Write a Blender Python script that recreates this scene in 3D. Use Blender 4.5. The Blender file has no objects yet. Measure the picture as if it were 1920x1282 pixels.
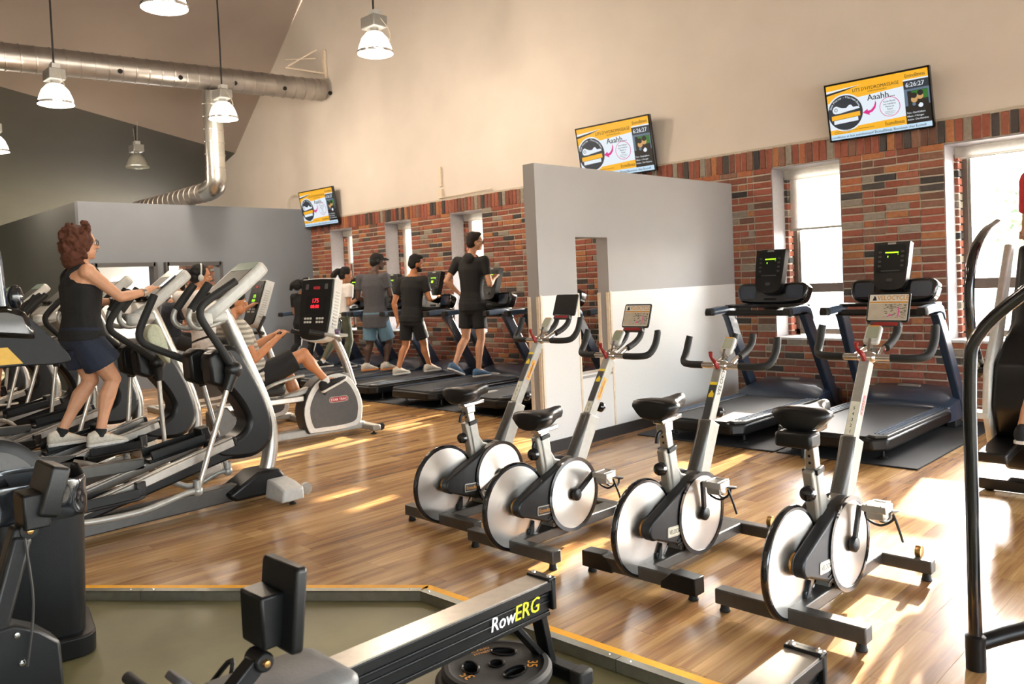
import bpy, math, random
from mathutils import Vector as V, Matrix as M
R = math.radians
S = bpy.context.scene
COL = S.collection
random.seed(7)
# ---------------------------------------------------------------- camera, sky, sun, exposure
cam_d = bpy.data.cameras.new('camera'); cam = bpy.data.objects.new('camera', cam_d); COL.objects.link(cam)
_f = V((-0.70869678, 0.70467589, -0.03436226)); _r = V((0.70547856, 0.70733833, -0.04441265)); _u = _r.cross(_f)
cam.matrix_world = M(((_r.x, _u.x, -_f.x, 0), (_r.y, _u.y, -_f.y, 0), (_r.z, _u.z, -_f.z, 1.45), (0, 0, 0, 1)))
cam_d.sensor_width = 36; cam_d.lens = 1512.26 / 1920 * 36; cam_d.shift_y = -59.56 / 1920
cam_d.clip_start = 0.05; cam_d.clip_end = 400
cam_d.dof.use_dof = True; cam_d.dof.focus_distance = 4.6; cam_d.dof.aperture_fstop = 4.0
S.camera = cam
S.view_settings.view_transform = 'Standard'; S.view_settings.look = 'None'
S.view_settings.gamma = 1; S.view_settings.use_curve_mapping = False
S.view_settings.exposure = 0.12
w = bpy.data.worlds.new('sky'); S.world = w; w.use_nodes = True
nt = w.node_tree; bg = nt.nodes['Background']
sky = nt.nodes.new('ShaderNodeTexSky'); sky.sky_type = 'NISHITA'; sky.sun_disc = False
sky.sun_elevation = R(19); sky.sun_rotation = R(-8); sky.dust_density = 2.5; sky.air_density = 1.0
hs = nt.nodes.new('ShaderNodeHueSaturation'); hs.inputs['Saturation'].default_value = 0.45
nt.links.new(sky.outputs[0], hs.inputs['Color']); nt.links.new(hs.outputs[0], bg.inputs[0])
bg.inputs[1].default_value = 4.6
sun_d = bpy.data.lights.new('sun', 'SUN'); sun = bpy.data.objects.new('sun', sun_d); COL.objects.link(sun)
sun_d.energy = 38; sun_d.angle = R(0.6); sun_d.color = (1, .87, .68)
sun.rotation_euler = V((0.145, -1.0, -0.325)).to_track_quat('-Z', 'Y').to_euler()
LAMP_W = 160
# ---------------------------------------------------------------- materials
def lin(c):
    if isinstance(c, str): c = [int(c[i:i+2], 16) / 255 for i in (0, 2, 4)]
    return tuple(((x / 12.92) if x <= .04045 else ((x + .055) / 1.055) ** 2.4) for x in c[:3]) + (1,)
MATS = {}
def mat(name, col, rough=.5, metal=0, var=.08, scale=30, bump=0, emit=0, coat=0, spec=.5, bscale=None):
    if name in MATS: return MATS[name]
    m = bpy.data.materials.new(name); m.use_nodes = True; t = m.node_tree; b = t.nodes['Principled BSDF']
    c = lin(col); b.inputs['Roughness'].default_value = rough; b.inputs['Metallic'].default_value = metal
    b.inputs['Specular IOR Level'].default_value = spec; b.inputs['Coat Weight'].default_value = coat
    if emit:
        b.inputs['Base Color'].default_value = (.02, .02, .02, 1); b.inputs['Emission Color'].default_value = c; b.inputs['Emission Strength'].default_value = emit
    else:
        tc = t.nodes.new('ShaderNodeTexCoord'); n = t.nodes.new('ShaderNodeTexNoise'); n.inputs['Scale'].default_value = scale; n.inputs['Detail'].default_value = 4
        t.links.new(tc.outputs['Object'], n.inputs['Vector'])
        r = t.nodes.new('ShaderNodeValToRGB')
        r.color_ramp.elements[0].color = [x * (1 - var) for x in c[:3]] + [1]; r.color_ramp.elements[1].color = [min(1, x * (1 + var)) for x in c[:3]] + [1]
        r.color_ramp.elements[0].position = .3; r.color_ramp.elements[1].position = .7
        t.links.new(n.outputs['Fac'], r.inputs['Fac']); t.links.new(r.outputs['Color'], b.inputs['Base Color'])
        if bump:
            n2 = t.nodes.new('ShaderNodeTexNoise'); n2.inputs['Scale'].default_value = bscale or scale * 4; n2.inputs['Detail'].default_value = 3
            t.links.new(tc.outputs['Object'], n2.inputs['Vector'])
            bp = t.nodes.new('ShaderNodeBump'); bp.inputs['Strength'].default_value = bump; bp.inputs['Distance'].default_value = .01
            t.links.new(n2.outputs['Fac'], bp.inputs['Height']); t.links.new(bp.outputs['Normal'], b.inputs['Normal'])
    MATS[name] = m; return m
def glass(name, tint=(1, 1, 1), gl=.12, rough=0.0, dens=0.0):
    m = bpy.data.materials.new(name); m.use_nodes = True; t = m.node_tree; t.nodes.clear()
    o = t.nodes.new('ShaderNodeOutputMaterial'); mx = t.nodes.new('ShaderNodeMixShader'); tr = t.nodes.new('ShaderNodeBsdfTransparent'); g = t.nodes.new('ShaderNodeBsdfGlossy')
    fr = t.nodes.new('ShaderNodeFresnel'); fr.inputs[0].default_value = 1.35 + gl
    tr.inputs[0].default_value = tint + (1,); g.inputs['Roughness'].default_value = rough
    t.links.new(fr.outputs[0], mx.inputs[0]); t.links.new(tr.outputs[0], mx.inputs[1]); t.links.new(g.outputs[0], mx.inputs[2]); t.links.new(mx.outputs[0], o.inputs[0])
    MATS[name] = m; return m
K = lambda n: MATS[n]
mat('black_plastic', '0d0e0f', .38, bump=.05, spec=.35); mat('black_gloss', '0d0f13', .16, coat=.5); mat('black_rubber', '101010', .7, bump=.15, scale=80)
mat('navy_plastic', '283344', .3, coat=.3); mat('blue_steel', '44566b', .35, metal=.3); mat('dark_metal', '2e2f31', .38, metal=.6)
mat('charcoal', '3a3a3a', .5); mat('graphite', '514f4c', .38, metal=.5); mat('silver', 'b9b5ae', .3, metal=.85); mat('silver_paint', '989690', .35, metal=.4)
mat('cast_grey', '8d887f', .38, metal=.45); mat('light_grey', 'b6b5b0', .42); mat('chrome', 'd8d8d8', .12, metal=1); mat('brass', 'b08a55', .3, metal=.9)
mat('white_plastic', 'd6d6d2', .4); mat('red_plastic', '8a1a1a', .4); mat('dark_grey_plastic', '4d4d4e', .5, bump=.08)
mat('belt', '26282b', .6, bump=.1, scale=120); mat('mat_rubber', '1b1c1f', .8, bump=.3, scale=150)
mat('yellow_paint', 'f0ac10', .5); mat('yellow_label', 'e8c81c', .5); mat('dim_yellow_label', 'a8800f', .5); mat('poster_beige', 'b5a996', .6); mat('orange_print', 'c98a2a', .5); mat('black_print', '111111', .5); mat('white_print', 'e8e8e8', .5); mat('dark_label', '36383a', .5); mat('cream_label', 'd8d6c4', .5); mat('red_print', 'a3202c', .5); mat('rowerg_yellow', 'd9d92a', .5); mat('paper', 'd9d3c8', .6)
mat('lamp_glass', 'fff4e2', emit=9); mat('lamp_reflector', 'c6c8bd', .25, metal=.6); mat('cable', '1c1a18', .6); mat('cream_cable', 'c8bfae', .6)
mat('duct', 'a39e98', .36, metal=.85, var=.15, scale=4); mat('duct_bright', 'b9b8b2', .26, metal=.9, var=.15, scale=4); mat('hole', '050505', .9)
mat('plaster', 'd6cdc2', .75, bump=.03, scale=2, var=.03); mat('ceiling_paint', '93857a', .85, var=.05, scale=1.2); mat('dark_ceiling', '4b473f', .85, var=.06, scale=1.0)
mat('grey_paint', '9a9796', .55, var=.03, scale=2, bump=.02); mat('grey_block', '757b83', .6, var=.03, scale=2); mat('block_dark', '4b4e4d', .6, var=.04, scale=2); mat('dull_black', '121214', .5, spec=.2); mat('panel_white', 'dcdbd9', .32, var=.02, bump=.06, scale=60); mat('cream_trim', 'd9c9b2', .5)
mat('base_black', '2d2a29', .45); mat('sill', 'dad6d4', .4); mat('frame_bronze', '6a625c', .4, metal=.3); mat('blind', 'e2dfda', .9); MATS['blind'].node_tree.nodes['Principled BSDF'].inputs['Transmission Weight'].default_value = .55; mat('reveal', '928e91', .55)
mat('concrete', '6e6a4a', .42, var=.22, scale=2.2, bump=.04, bscale=60); mat('aluminium', '9c9c93', .35, metal=.8); mat('mortar', 'bdb3a2', .9, bump=.3, scale=40); mat('outside_ground', 'c9c7c0', .9)
mat('leaf', '8f9c82', .7, var=.4, scale=8); mat('bark', '5b4632', .9); mat('asphalt', 'b4b2ae', .9)
mat('screen_yellow', 'f6b21a', emit=.95); mat('screen_white', 'dfe9f2', emit=.95); mat('screen_dark', '1c2a36', emit=.9); mat('screen_black', '0a0c10', emit=.5); mat('screen_ticker', 'bfdcf0', emit=.95); mat('screen_magenta', 'd61a86', emit=.95); mat('screen_green', '2f8a2e', emit=.6); mat('screen_skin', 'd8a86a', emit=.8); mat('screen_ink', '14202a', emit=.5); mat('screen_blue', '6f8aa4', emit=.6)
mat('led_green', 'a8ff18', emit=2.2); mat('led_red', 'ff2030', emit=2.5); mat('lcd', '8d917c', .3); mat('screen_off', '0f1214', .45, spec=.25); mat('screen_grey', '33372f', .5, spec=.3); mat('screen_pale', '7e968a', .3); mat('indoor_light', 'fff6ea', emit=45)
glass('window_glass', gl=.1); glass('smoked_glass', (.42, .42, .44), .3, .05); glass('clear_plastic', (.86, .88, .88), .2, .1)
for n, c in dict(skin_fair='c39070', skin_tan='b07a58', skin_warm='b5774e', skin_dark='4a3226').items(): mat(n, c, .48, var=.06, scale=25)
for n, c in dict(hair_black='0c0a0a', hair_brown='1d130f', hair_red='4c2410', denim='1a2438', black_cloth='0f0f11', grey_cloth='4b4b50', white_cloth='e4e0dd', olive_cloth='585a48', blue_shorts='5f7f92', stripe='a39c8f', red_cloth='b5282e', dark_tee='1b2230', purple_cloth='5c4a66', towel='b9bda6', sock='d8d6d2', shoe_white='c9c2b4', shoe_blue='4b6a86', shoe_black='16171b', orange_sole='d8843c', sole='d5d2cc').items(): mat(n, c, .8, var=.12, scale=60, bump=.25, bscale=140)
_t = MATS['stripe'].node_tree; _n = [q for q in _t.nodes if q.type == 'VALTORGB'][0]; _w = _t.nodes.new('ShaderNodeTexWave'); _w.bands_direction = 'Z'; _w.inputs['Scale'].default_value = 7; _w.inputs['Distortion'].default_value = .6
_t.links.new([q for q in _t.nodes if q.type == 'TEX_COORD'][0].outputs['Object'], _w.inputs['Vector']); _t.links.new(_w.outputs['Fac'], _n.inputs['Fac']); _n.color_ramp.elements[0].color = lin('8a8377'); _n.color_ramp.elements[1].color = lin('c3bcaf')
mat('teal_skin_watch', '101012', .4)

def radial_metal(name, base):
    m = bpy.data.materials.new(name); m.use_nodes = True; t = m.node_tree; b = t.nodes['Principled BSDF']
    b.inputs['Metallic'].default_value = 1; b.inputs['Roughness'].default_value = .3; b.inputs['Anisotropic'].default_value = .75
    tc = t.nodes.new('ShaderNodeTexCoord'); n = t.nodes.new('ShaderNodeTexNoise'); n.inputs['Scale'].default_value = 90
    sp = t.nodes.new('ShaderNodeVectorMath'); sp.operation = 'LENGTH'; cb = t.nodes.new('ShaderNodeCombineXYZ')
    t.links.new(tc.outputs['Object'], sp.inputs[0]); t.links.new(sp.outputs['Value'], cb.inputs[0]); t.links.new(cb.outputs[0], n.inputs['Vector'])
    mr = t.nodes.new('ShaderNodeMapRange'); mr.inputs[3].default_value = .3; mr.inputs[4].default_value = .4
    t.links.new(n.outputs['Fac'], mr.inputs[0]); t.links.new(mr.outputs[0], b.inputs['Roughness'])
    tg = t.nodes.new('ShaderNodeTangent'); tg.direction_type = 'RADIAL'; tg.axis = 'X'; t.links.new(tg.outputs[0], b.inputs['Tangent'])
    b.inputs['Base Color'].default_value = lin(base); MATS[name] = m
radial_metal('spun_metal', 'd6d2cc')

def piece_random(t):
    oi = t.nodes.new('ShaderNodeObjectInfo'); g = t.nodes.new('ShaderNodeNewGeometry'); a = t.nodes.new('ShaderNodeMath'); a.operation = 'ADD'
    t.links.new(oi.outputs['Random'], a.inputs[0]); t.links.new(g.outputs['Random Per Island'], a.inputs[1])
    f = t.nodes.new('ShaderNodeMath'); f.operation = 'FRACT'; t.links.new(a.outputs[0], f.inputs[0]); return f, g
def brick_mat():
    m = bpy.data.materials.new('brick_clay'); m.use_nodes = True; t = m.node_tree; b = t.nodes['Principled BSDF']; b.inputs['Roughness'].default_value = .85
    f, g = piece_random(t); r = t.nodes.new('ShaderNodeValToRGB'); r.color_ramp.interpolation = 'CONSTANT'
    cols = ['8a4d3c', '945643', '7c493a', 'a06344', '6b4d41', '8e5343', '4a4543', '985848', '846252', 'a66f4a', '7a4d40', '8f877b', '935c49', '3d3b3b']
    r.color_ramp.elements[0].color = lin(cols[0]); r.color_ramp.elements[1].position = .96; r.color_ramp.elements[1].color = lin(cols[-1])
    for i, c in enumerate(cols[1:-1]):
        e = r.color_ramp.elements.new((i + 1) / len(cols)); e.color = lin(c)
    t.links.new(f.outputs[0], r.inputs['Fac'])
    n = t.nodes.new('ShaderNodeTexNoise'); n.inputs['Scale'].default_value = 28; n.inputs['Detail'].default_value = 5; t.links.new(g.outputs['Position'], n.inputs['Vector'])
    mx = t.nodes.new('ShaderNodeMix'); mx.data_type = 'RGBA'; mx.blend_type = 'MULTIPLY'; mx.inputs['Factor'].default_value = .6
    rr = t.nodes.new('ShaderNodeValToRGB'); rr.color_ramp.elements[0].position = .3; rr.color_ramp.elements[0].color = (.68, .66, .65, 1); rr.color_ramp.elements[1].color = (1.3, 1.25, 1.2, 1); rr.color_ramp.elements[1].position = .7
    t.links.new(n.outputs['Fac'], rr.inputs['Fac']); t.links.new(r.outputs['Color'], mx.inputs[6]); t.links.new(rr.outputs['Color'], mx.inputs[7]); t.links.new(mx.outputs[2], b.inputs['Base Color'])
    bp = t.nodes.new('ShaderNodeBump'); bp.inputs['Strength'].default_value = .5; bp.inputs['Distance'].default_value = .006; t.links.new(n.outputs['Fac'], bp.inputs['Height']); t.links.new(bp.outputs['Normal'], b.inputs['Normal'])
    MATS['brick_clay'] = m
brick_mat()
def wood_mat():
    m = bpy.data.materials.new('floor_wood'); m.use_nodes = True; t = m.node_tree; b = t.nodes['Principled BSDF']
    f, g = piece_random(t)
    mul = t.nodes.new('ShaderNodeMath'); mul.operation = 'MULTIPLY'; mul.inputs[1].default_value = 37; t.links.new(f.outputs[0], mul.inputs[0])
    cb = t.nodes.new('ShaderNodeCombineXYZ'); t.links.new(mul.outputs[0], cb.inputs[1]); t.links.new(mul.outputs[0], cb.inputs[0])
    ad = t.nodes.new('ShaderNodeVectorMath'); ad.operation = 'ADD'; t.links.new(g.outputs['Position'], ad.inputs[0]); t.links.new(cb.outputs[0], ad.inputs[1])
    def noise(sx, sy, det=5, dist=0):
        mp = t.nodes.new('ShaderNodeMapping'); mp.inputs['Scale'].default_value = (sx, sy, 1); t.links.new(ad.outputs[0], mp.inputs['Vector'])
        n = t.nodes.new('ShaderNodeTexNoise'); n.inputs['Scale'].default_value = 1; n.inputs['Detail'].default_value = det; n.inputs['Distortion'].default_value = dist; t.links.new(mp.outputs[0], n.inputs['Vector']); return n
    n1 = noise(17, 1.1, 4, .6); n2 = noise(85, 3.5, 5, .3)
    # strip pattern inside a board
    mp = t.nodes.new('ShaderNodeMapping'); mp.inputs['Scale'].default_value = (15.8, .9, 1); t.links.new(g.outputs['Position'], mp.inputs['Vector'])
    fl = t.nodes.new('ShaderNodeVectorMath'); fl.operation = 'FLOOR'; t.links.new(mp.outputs[0], fl.inputs[0])
    wn = t.nodes.new('ShaderNodeTexWhiteNoise'); wn.noise_dimensions = '3D'; t.links.new(fl.outputs[0], wn.inputs['Vector'])
    s1 = t.nodes.new('ShaderNodeMath'); s1.operation = 'MULTIPLY_ADD'; s1.inputs[1].default_value = .22; t.links.new(wn.outputs['Value'], s1.inputs[0])
    s2 = t.nodes.new('ShaderNodeMath'); s2.operation = 'MULTIPLY_ADD'; s2.inputs[1].default_value = .85; t.links.new(n1.outputs['Fac'], s2.inputs[0])
    s3 = t.nodes.new('ShaderNodeMath'); s3.operation = 'MULTIPLY_ADD'; s3.inputs[1].default_value = .4; t.links.new(n2.outputs['Fac'], s3.inputs[0])
    s4 = t.nodes.new('ShaderNodeMath'); s4.operation = 'MULTIPLY_ADD'; s4.inputs[1].default_value = .18; s4.inputs[2].default_value = -.28; t.links.new(f.outputs[0], s4.inputs[0])
    t.links.new(s4.outputs[0], s3.inputs[2]); t.links.new(s3.outputs[0], s2.inputs[2]); t.links.new(s2.outputs[0], s1.inputs[2])
    r = t.nodes.new('ShaderNodeValToRGB'); e = r.color_ramp.elements; e[0].position = .18; e[0].color = lin('60442b'); e[1].position = .82; e[1].color = lin('cfa874')
    x = e.new(.42); x.color = lin('936b45'); x = e.new(.62); x.color = lin('b18b5a')
    t.links.new(s1.outputs[0], r.inputs['Fac']); t.links.new(r.outputs['Color'], b.inputs['Base Color'])
    b.inputs['Roughness'].default_value = .24; b.inputs['Coat Weight'].default_value = .15; b.inputs['Coat Roughness'].default_value = .12
    bp = t.nodes.new('ShaderNodeBump'); bp.inputs['Strength'].default_value = .06; bp.inputs['Distance'].default_value = .004; t.links.new(n2.outputs['Fac'], bp.inputs['Height']); t.links.new(bp.outputs['Normal'], b.inputs['Normal'])
    MATS['floor_wood'] = m
wood_mat()
# ---------------------------------------------------------------- mesh helpers
def smooth_path(pts, k=4, closed=False):
    P = [V(p) for p in pts]; n = len(P); out = []
    if n < 3: return P
    rng = range(n if closed else n - 1)
    for i in rng:
        a = P[(i - 1) % n] if (closed or i > 0) else P[0] * 2 - P[1]
        b, c = P[i], P[(i + 1) % n]
        d = P[(i + 2) % n] if (closed or i + 2 < n) else P[-1] * 2 - P[-2]
        for j in range(k):
            s = j / k
            out.append(.5 * ((2 * b) + (c - a) * s + (2 * a - 5 * b + 4 * c - d) * s * s + (3 * b - a - 3 * c + d) * s ** 3))
    if not closed: out.append(P[-1])
    return out
def rrect(wd, ht, r, n=4):
    out = []
    for cx, cy, a0 in ((wd/2-r, ht/2-r, 0), (-wd/2+r, ht/2-r, 90), (-wd/2+r, -ht/2+r, 180), (wd/2-r, -ht/2+r, 270)):
        for i in range(n + 1): a = R(a0 + 90 * i / n); out.append((cx + r*math.cos(a), cy + r*math.sin(a)))
    return out
def circ(r, n=24, cx=0, cy=0): return [(cx + r*math.cos(2*math.pi*i/n), cy + r*math.sin(2*math.pi*i/n)) for i in range(n)]
X, Y, Z = V((1, 0, 0)), V((0, 1, 0)), V((0, 0, 1))
FONT = {}
def font_mesh(s):
    if s not in FONT:
        c = bpy.data.curves.new('lettering', 'FONT'); c.body = s; c.resolution_u = 2; c.offset = 0
        o = bpy.data.objects.new('lettering', c); me = bpy.data.meshes.new_from_object(o)
        vs = [v.co.copy() for v in me.vertices]; fs = [tuple(p.vertices) for p in me.polygons]
        bpy.data.objects.remove(o); bpy.data.curves.remove(c); bpy.data.meshes.remove(me); FONT[s] = (vs, fs)
    return FONT[s]
class MB:
    def __init__(s): s.v = []; s.f = []
    def add(s, vs, fs):
        o = len(s.v); s.v += [tuple(v) for v in vs]; s.f += [tuple(i + o for i in f) for f in fs]; return s
    def box(s, c, d, rot=None):
        c = V(c); vs = []
        for sz in (-1, 1):
            for sy in (-1, 1):
                for sx in (-1, 1):
                    p = V((sx*d[0]/2, sy*d[1]/2, sz*d[2]/2)); vs.append(c + (rot @ p if rot else p))
        return s.add(vs, [(0, 2, 3, 1), (4, 5, 7, 6), (0, 1, 5, 4), (2, 6, 7, 3), (0, 4, 6, 2), (1, 3, 7, 5)])
    def bar(s, a, b, wd, ht, up=Z):        # rectangular bar from a to b, wd along the side, ht along up
        a, b = V(a), V(b); d = (b - a).normalized(); sd = d.cross(up).normalized(); u = sd.cross(d)
        vs = [p + sd*x*wd/2 + u*y*ht/2 for p in (a, b) for x, y in ((-1, -1), (1, -1), (1, 1), (-1, 1))]
        return s.add(vs, [(3, 2, 1, 0), (4, 5, 6, 7), (0, 1, 5, 4), (1, 2, 6, 5), (2, 3, 7, 6), (3, 0, 4, 7)])
    def loft(s, rings, cap=True):
        n = len(rings[0]); vs = [p for r in rings for p in r]; fs = []
        for i in range(len(rings) - 1):
            for j in range(n):
                k = (j + 1) % n; fs.append((i*n + j, i*n + k, (i+1)*n + k, (i+1)*n + j))
        if cap: fs += [tuple(range(n))[::-1], tuple((len(rings)-1)*n + j for j in range(n))]
        return s.add(vs, fs)
    def tube(s, pts, r, n=10, k=0, ecc=1, up=None):
        P = smooth_path(pts, k) if k else [V(p) for p in pts]; m = len(P)
        rr = r if isinstance(r, (list, tuple)) else [r]*2
        rad = []
        for i in range(m):
            t = i/(m-1)*(len(rr)-1); j = min(int(t), len(rr)-2); rad.append(rr[j] + (rr[j+1]-rr[j])*(t-j))
        rings = []; nrm = None
        for i in range(m):
            d = ((P[i+1] - P[i]) if i < m-1 else (P[i] - P[i-1])).normalized()
            if 0 < i < m-1: d = (d + (P[i]-P[i-1]).normalized()).normalized()
            if nrm is None:
                nrm = (up or (Z if abs(d.z) < .9 else X)); nrm = (nrm - d*nrm.dot(d)).normalized()
            else: nrm = (nrm - d*nrm.dot(d)).normalized()
            bn = d.cross(nrm)
            rings.append([P[i] + nrm*rad[i]*math.cos(2*math.pi*j/n) + bn*rad[i]*ecc*math.sin(2*math.pi*j/n) for j in range(n)])
        return s.loft(rings)
    def plate(s, poly, o, ux, uy, t0, t1):   # 2D outline laid in the plane (ux, uy), from offset t0 to t1 along the normal
        o, ux, uy = V(o), V(ux).normalized(), V(uy).normalized(); nn = ux.cross(uy); n = len(poly)
        a = [o + ux*p[0] + uy*p[1] + nn*t0 for p in poly]; b = [o + ux*p[0] + uy*p[1] + nn*t1 for p in poly]
        return s.add(a + b, [tuple(range(n))[::-1], tuple(range(n, 2*n))] + [(j, (j+1) % n, n + (j+1) % n, n + j) for j in range(n)])
    def side(s, poly, x0, x1): return s.plate(poly, (0, 0, 0), Y, Z, x0, x1)     # outline in (y, z), thick along x
    def lathe(s, prof, c, axis, n=24, ring=False):     # prof: (radius, height along axis); ring: closed hollow band
        c, ax = V(c), V(axis).normalized(); a = ax.orthogonal().normalized(); b = ax.cross(a)
        rings = [[c + ax*h + (a*math.cos(2*math.pi*j/n) + b*math.sin(2*math.pi*j/n))*max(r, 1e-4) for j in range(n)] for r, h in prof]
        return s.loft(rings + rings[:1], False) if ring else s.loft(rings)
    def ell(s, c, r, n=12, rot=None):
        c = V(c); r = (r,)*3 if not isinstance(r, (tuple, list)) else r; rings = []
        for i in range(n//2 + 1):
            t = math.pi*i/(n//2); q = max(math.sin(t), 1e-3)
            ring = []
            for j in range(n):
                p = V((r[0]*q*math.cos(2*math.pi*j/n), r[1]*q*math.sin(2*math.pi*j/n), -r[2]*math.cos(t))); ring.append(c + (rot @ p if rot else p))
            rings.append(ring)
        return s.loft(rings)
    def cap(s, a, b, ra, rb, n=10, flat=False):
        a, b = V(a), V(b); d = (b - a)
        if d.length < 1e-5: return s.ell(a, ra, n)
        d.normalize(); x = d.orthogonal().normalized(); y = d.cross(x); pr = []
        if not flat:
            pr += [(a - d*ra*math.cos(t), ra*math.sin(t)) for t in (.05, .5, 1.0)]
        pr += [(a, ra), (b, rb)]
        if not flat: pr += [(b + d*rb*math.cos(t), rb*math.sin(t)) for t in (1.0, .5, .05)]
        return s.loft([[p + (x*math.cos(2*math.pi*j/n) + y*math.sin(2*math.pi*j/n))*r for j in range(n)] for p, r in pr])
    def text(s, st, size, o, ux, uy, align='l', sx=1.0, lift=0.0012):
        vs, fs = font_mesh(st); o, ux, uy = V(o), V(ux).normalized(), V(uy).normalized(); nn = ux.cross(uy)
        wd = max((v.x for v in vs), default=0)*size*sx; off = {'l': 0, 'c': -wd/2, 'r': -wd}[align]
        for q in (-.014, .014): s.add([o + ux*((v.x + q)*size*sx + off) + uy*v.y*size + nn*(lift + (q > 0)*.0001) for v in vs], fs)
        return s
    def mesh(s, name):
        me = bpy.data.meshes.new(name); me.from_pydata(s.v, [], s.f); me.update(); return me
    def build(s, name, m, parent=None, sm=35, bevel=0, label=None):
        me = s.mesh(name)
        if bevel == 0 or sm: fix_normals(me)
        if sm: me.shade_smooth(); me.set_sharp_from_angle(angle=R(sm))
        me.materials.append(K(m) if isinstance(m, str) else m)
        o = bpy.data.objects.new(name, me); COL.objects.link(o)
        if parent: o.parent = parent
        if bevel:
            md = o.modifiers.new('bevel', 'BEVEL'); md.width = bevel; md.segments = 2; md.limit_method = 'ANGLE'; md.angle_limit = R(40)
        if label: o['label'] = label
        return o
import bmesh
def fix_normals(me):
    b = bmesh.new(); b.from_mesh(me); bmesh.ops.recalc_face_normals(b, faces=b.faces); b.to_mesh(me); b.free()
def tag(o, label=None, cat=None, group=None, kind=None):
    for k, v in (('label', label), ('category', cat), ('group', group), ('kind', kind)):
        if v: o[k] = v
    return o
def empty(name, loc, rz=0, **kw):
    o = bpy.data.objects.new(name, None); COL.objects.link(o); o.location = loc; o.rotation_euler = (0, 0, rz); o.empty_display_size = .1
    return tag(o, **kw)
def copy_tree(o, parent=None):
    c = o.copy(); COL.objects.link(c)
    if parent: c.parent = parent
    for ch in list(o.children): copy_tree(ch, c)
    return c
def struct(o, label=None): return tag(o, label, None, None, 'structure')
# ---------------------------------------------------------------- the room shell
WY = 8.08; ZS, ZL, ZT = 2.54, 0.717, 2.755        # soffit, sill, top of the brick
WIN = [(-12.73, -12.02), (-11.06, -10.34), (-9.38, -8.65), (-7.65, -6.92), (-5.9, -5.16), (-4.13, -3.385), (-2.44, -.55), (0.25, 0.99)]
XL, XR = -13.37, 1.2
m_ = MB(); T = .55
edges = [XL] + [e for q in WIN for e in q] + [XR]
for i in range(0, len(edges), 2): m_.box(((edges[i]+edges[i+1])/2, WY + .003 + T/2, (ZL+ZS)/2), (edges[i+1]-edges[i], T, ZS-ZL))
m_.box(((XL+XR)/2, WY + .003 + T/2, (ZL-.3)/2), (XR-XL, T, ZL+.3)); m_.box(((XL+XR)/2, WY + .003 + T/2, (ZS+ZT)/2), (XR-XL, T, ZT-ZS))
wall = struct(m_.build('wall_right', 'mortar', sm=0), 'red brick lower wall with deep window openings and a soldier course on top')
# every brick a piece of its own: outer face proud of the mortar
def brick_mesh(l, hgt, j):
    rnd = random.Random(j); b = MB(); q = lambda: rnd.uniform(-.0025, .0025)
    f = [(-l/2, -hgt/2), (l/2, -hgt/2), (l/2, hgt/2), (-l/2, hgt/2)]
    back = [(x, .02, z) for x, z in f]; mid = [(x + q(), -.004, z + q()) for x, z in f]; front = [(x*(1 - .007/l) + q(), -.009 + q()*.7, z*(1 - .009/hgt) + q()) for x, z in f]
    b.loft([back, mid, front]); me = b.mesh('brick'); fix_normals(me); me.materials.append(K('brick_clay')); return me
COURSE = ZL / 10 + .0013; BH = COURSE - .0155; SEED = random.Random(3)
lib = {}
def lib_mesh(l, hgt):
    k = (round(l / .012), round(hgt, 3), SEED.randrange(3))
    if k not in lib: lib[k] = brick_mesh(k[0]*.012, hgt, hash(k) & 0xffff)
    return lib[k]
spots = []
def course(x0, x1, zc, odd, pier):
    g = .015
    if pier and x1 - x0 > .5:
        e = .2; spots.append((x0 + e/2, zc, e)); spots.append((x1 - e/2, zc, e)); x0 += e + g; x1 -= e + g
    x = x0; first = odd
    while x1 - x > .05:
        l = SEED.choice((.2, .2, .2, .195, .2, .095)); l = .095 if first else l; first = False
        if x1 - x - l < .07: l = x1 - x
        l = min(l, x1 - x); spots.append((x + l/2, zc, l)); x += l + g
n_c = int(round((ZS) / COURSE))
for c in range(n_c):
    zc = (c + .5)*COURSE
    if zc < ZL: course(XL, XR, zc, c % 2, False)
    else:
        for i in range(0, len(edges), 2): course(edges[i], edges[i+1], zc, c % 2, True)
spots.sort(key=lambda p: (p[0] > -1.66) * 100 + (p[0]**2 + WY**2 + (p[1]-1.45)**2)**.5 + (p[1] < .45) * 2)
rest = MB()
for i, (x, zc, l) in enumerate(spots):
    dz, dy = SEED.uniform(-.002, .002), SEED.uniform(-.003, .004)
    if i < 300:
        o = bpy.data.objects.new('brick', lib_mesh(l, BH)); COL.objects.link(o); o.parent = wall; o.location = (x, WY + dy, zc + dz)
    else:
        me = lib_mesh(l, BH); rest.add([(v.co.x + x, v.co.y + WY + dy, v.co.z + zc + dz) for v in me.vertices], [tuple(p.vertices) for p in me.polygons])
o = rest.build('bricks', 'brick_clay', wall, sm=0); o['kind'] = 'stuff'
x = XL + .04; k = 0; rest2 = MB(); sold = []
while x < XR: sold.append(x); x += .0735
sold.sort(key=lambda p: (p > -1.5)*50 + abs(p + 1.5))
lib2 = [brick_mesh(.062, ZT - ZS - .012, 500 + q) for q in range(5)]
for i, x in enumerate(sold):
    o = bpy.data.objects.new('soldier_brick', lib2[i % 5]); COL.objects.link(o); o.parent = wall; o.location = (x, WY + SEED.uniform(-.005, .003), (ZS+ZT)/2 + SEED.uniform(-.004, .004))
m_ = MB(); m_.box(((XL+XR)/2, WY + .1, ZT + .004), (XR-XL, .2, .03)); m_.build('mortar_ledge', 'mortar', wall, sm=0)
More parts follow.
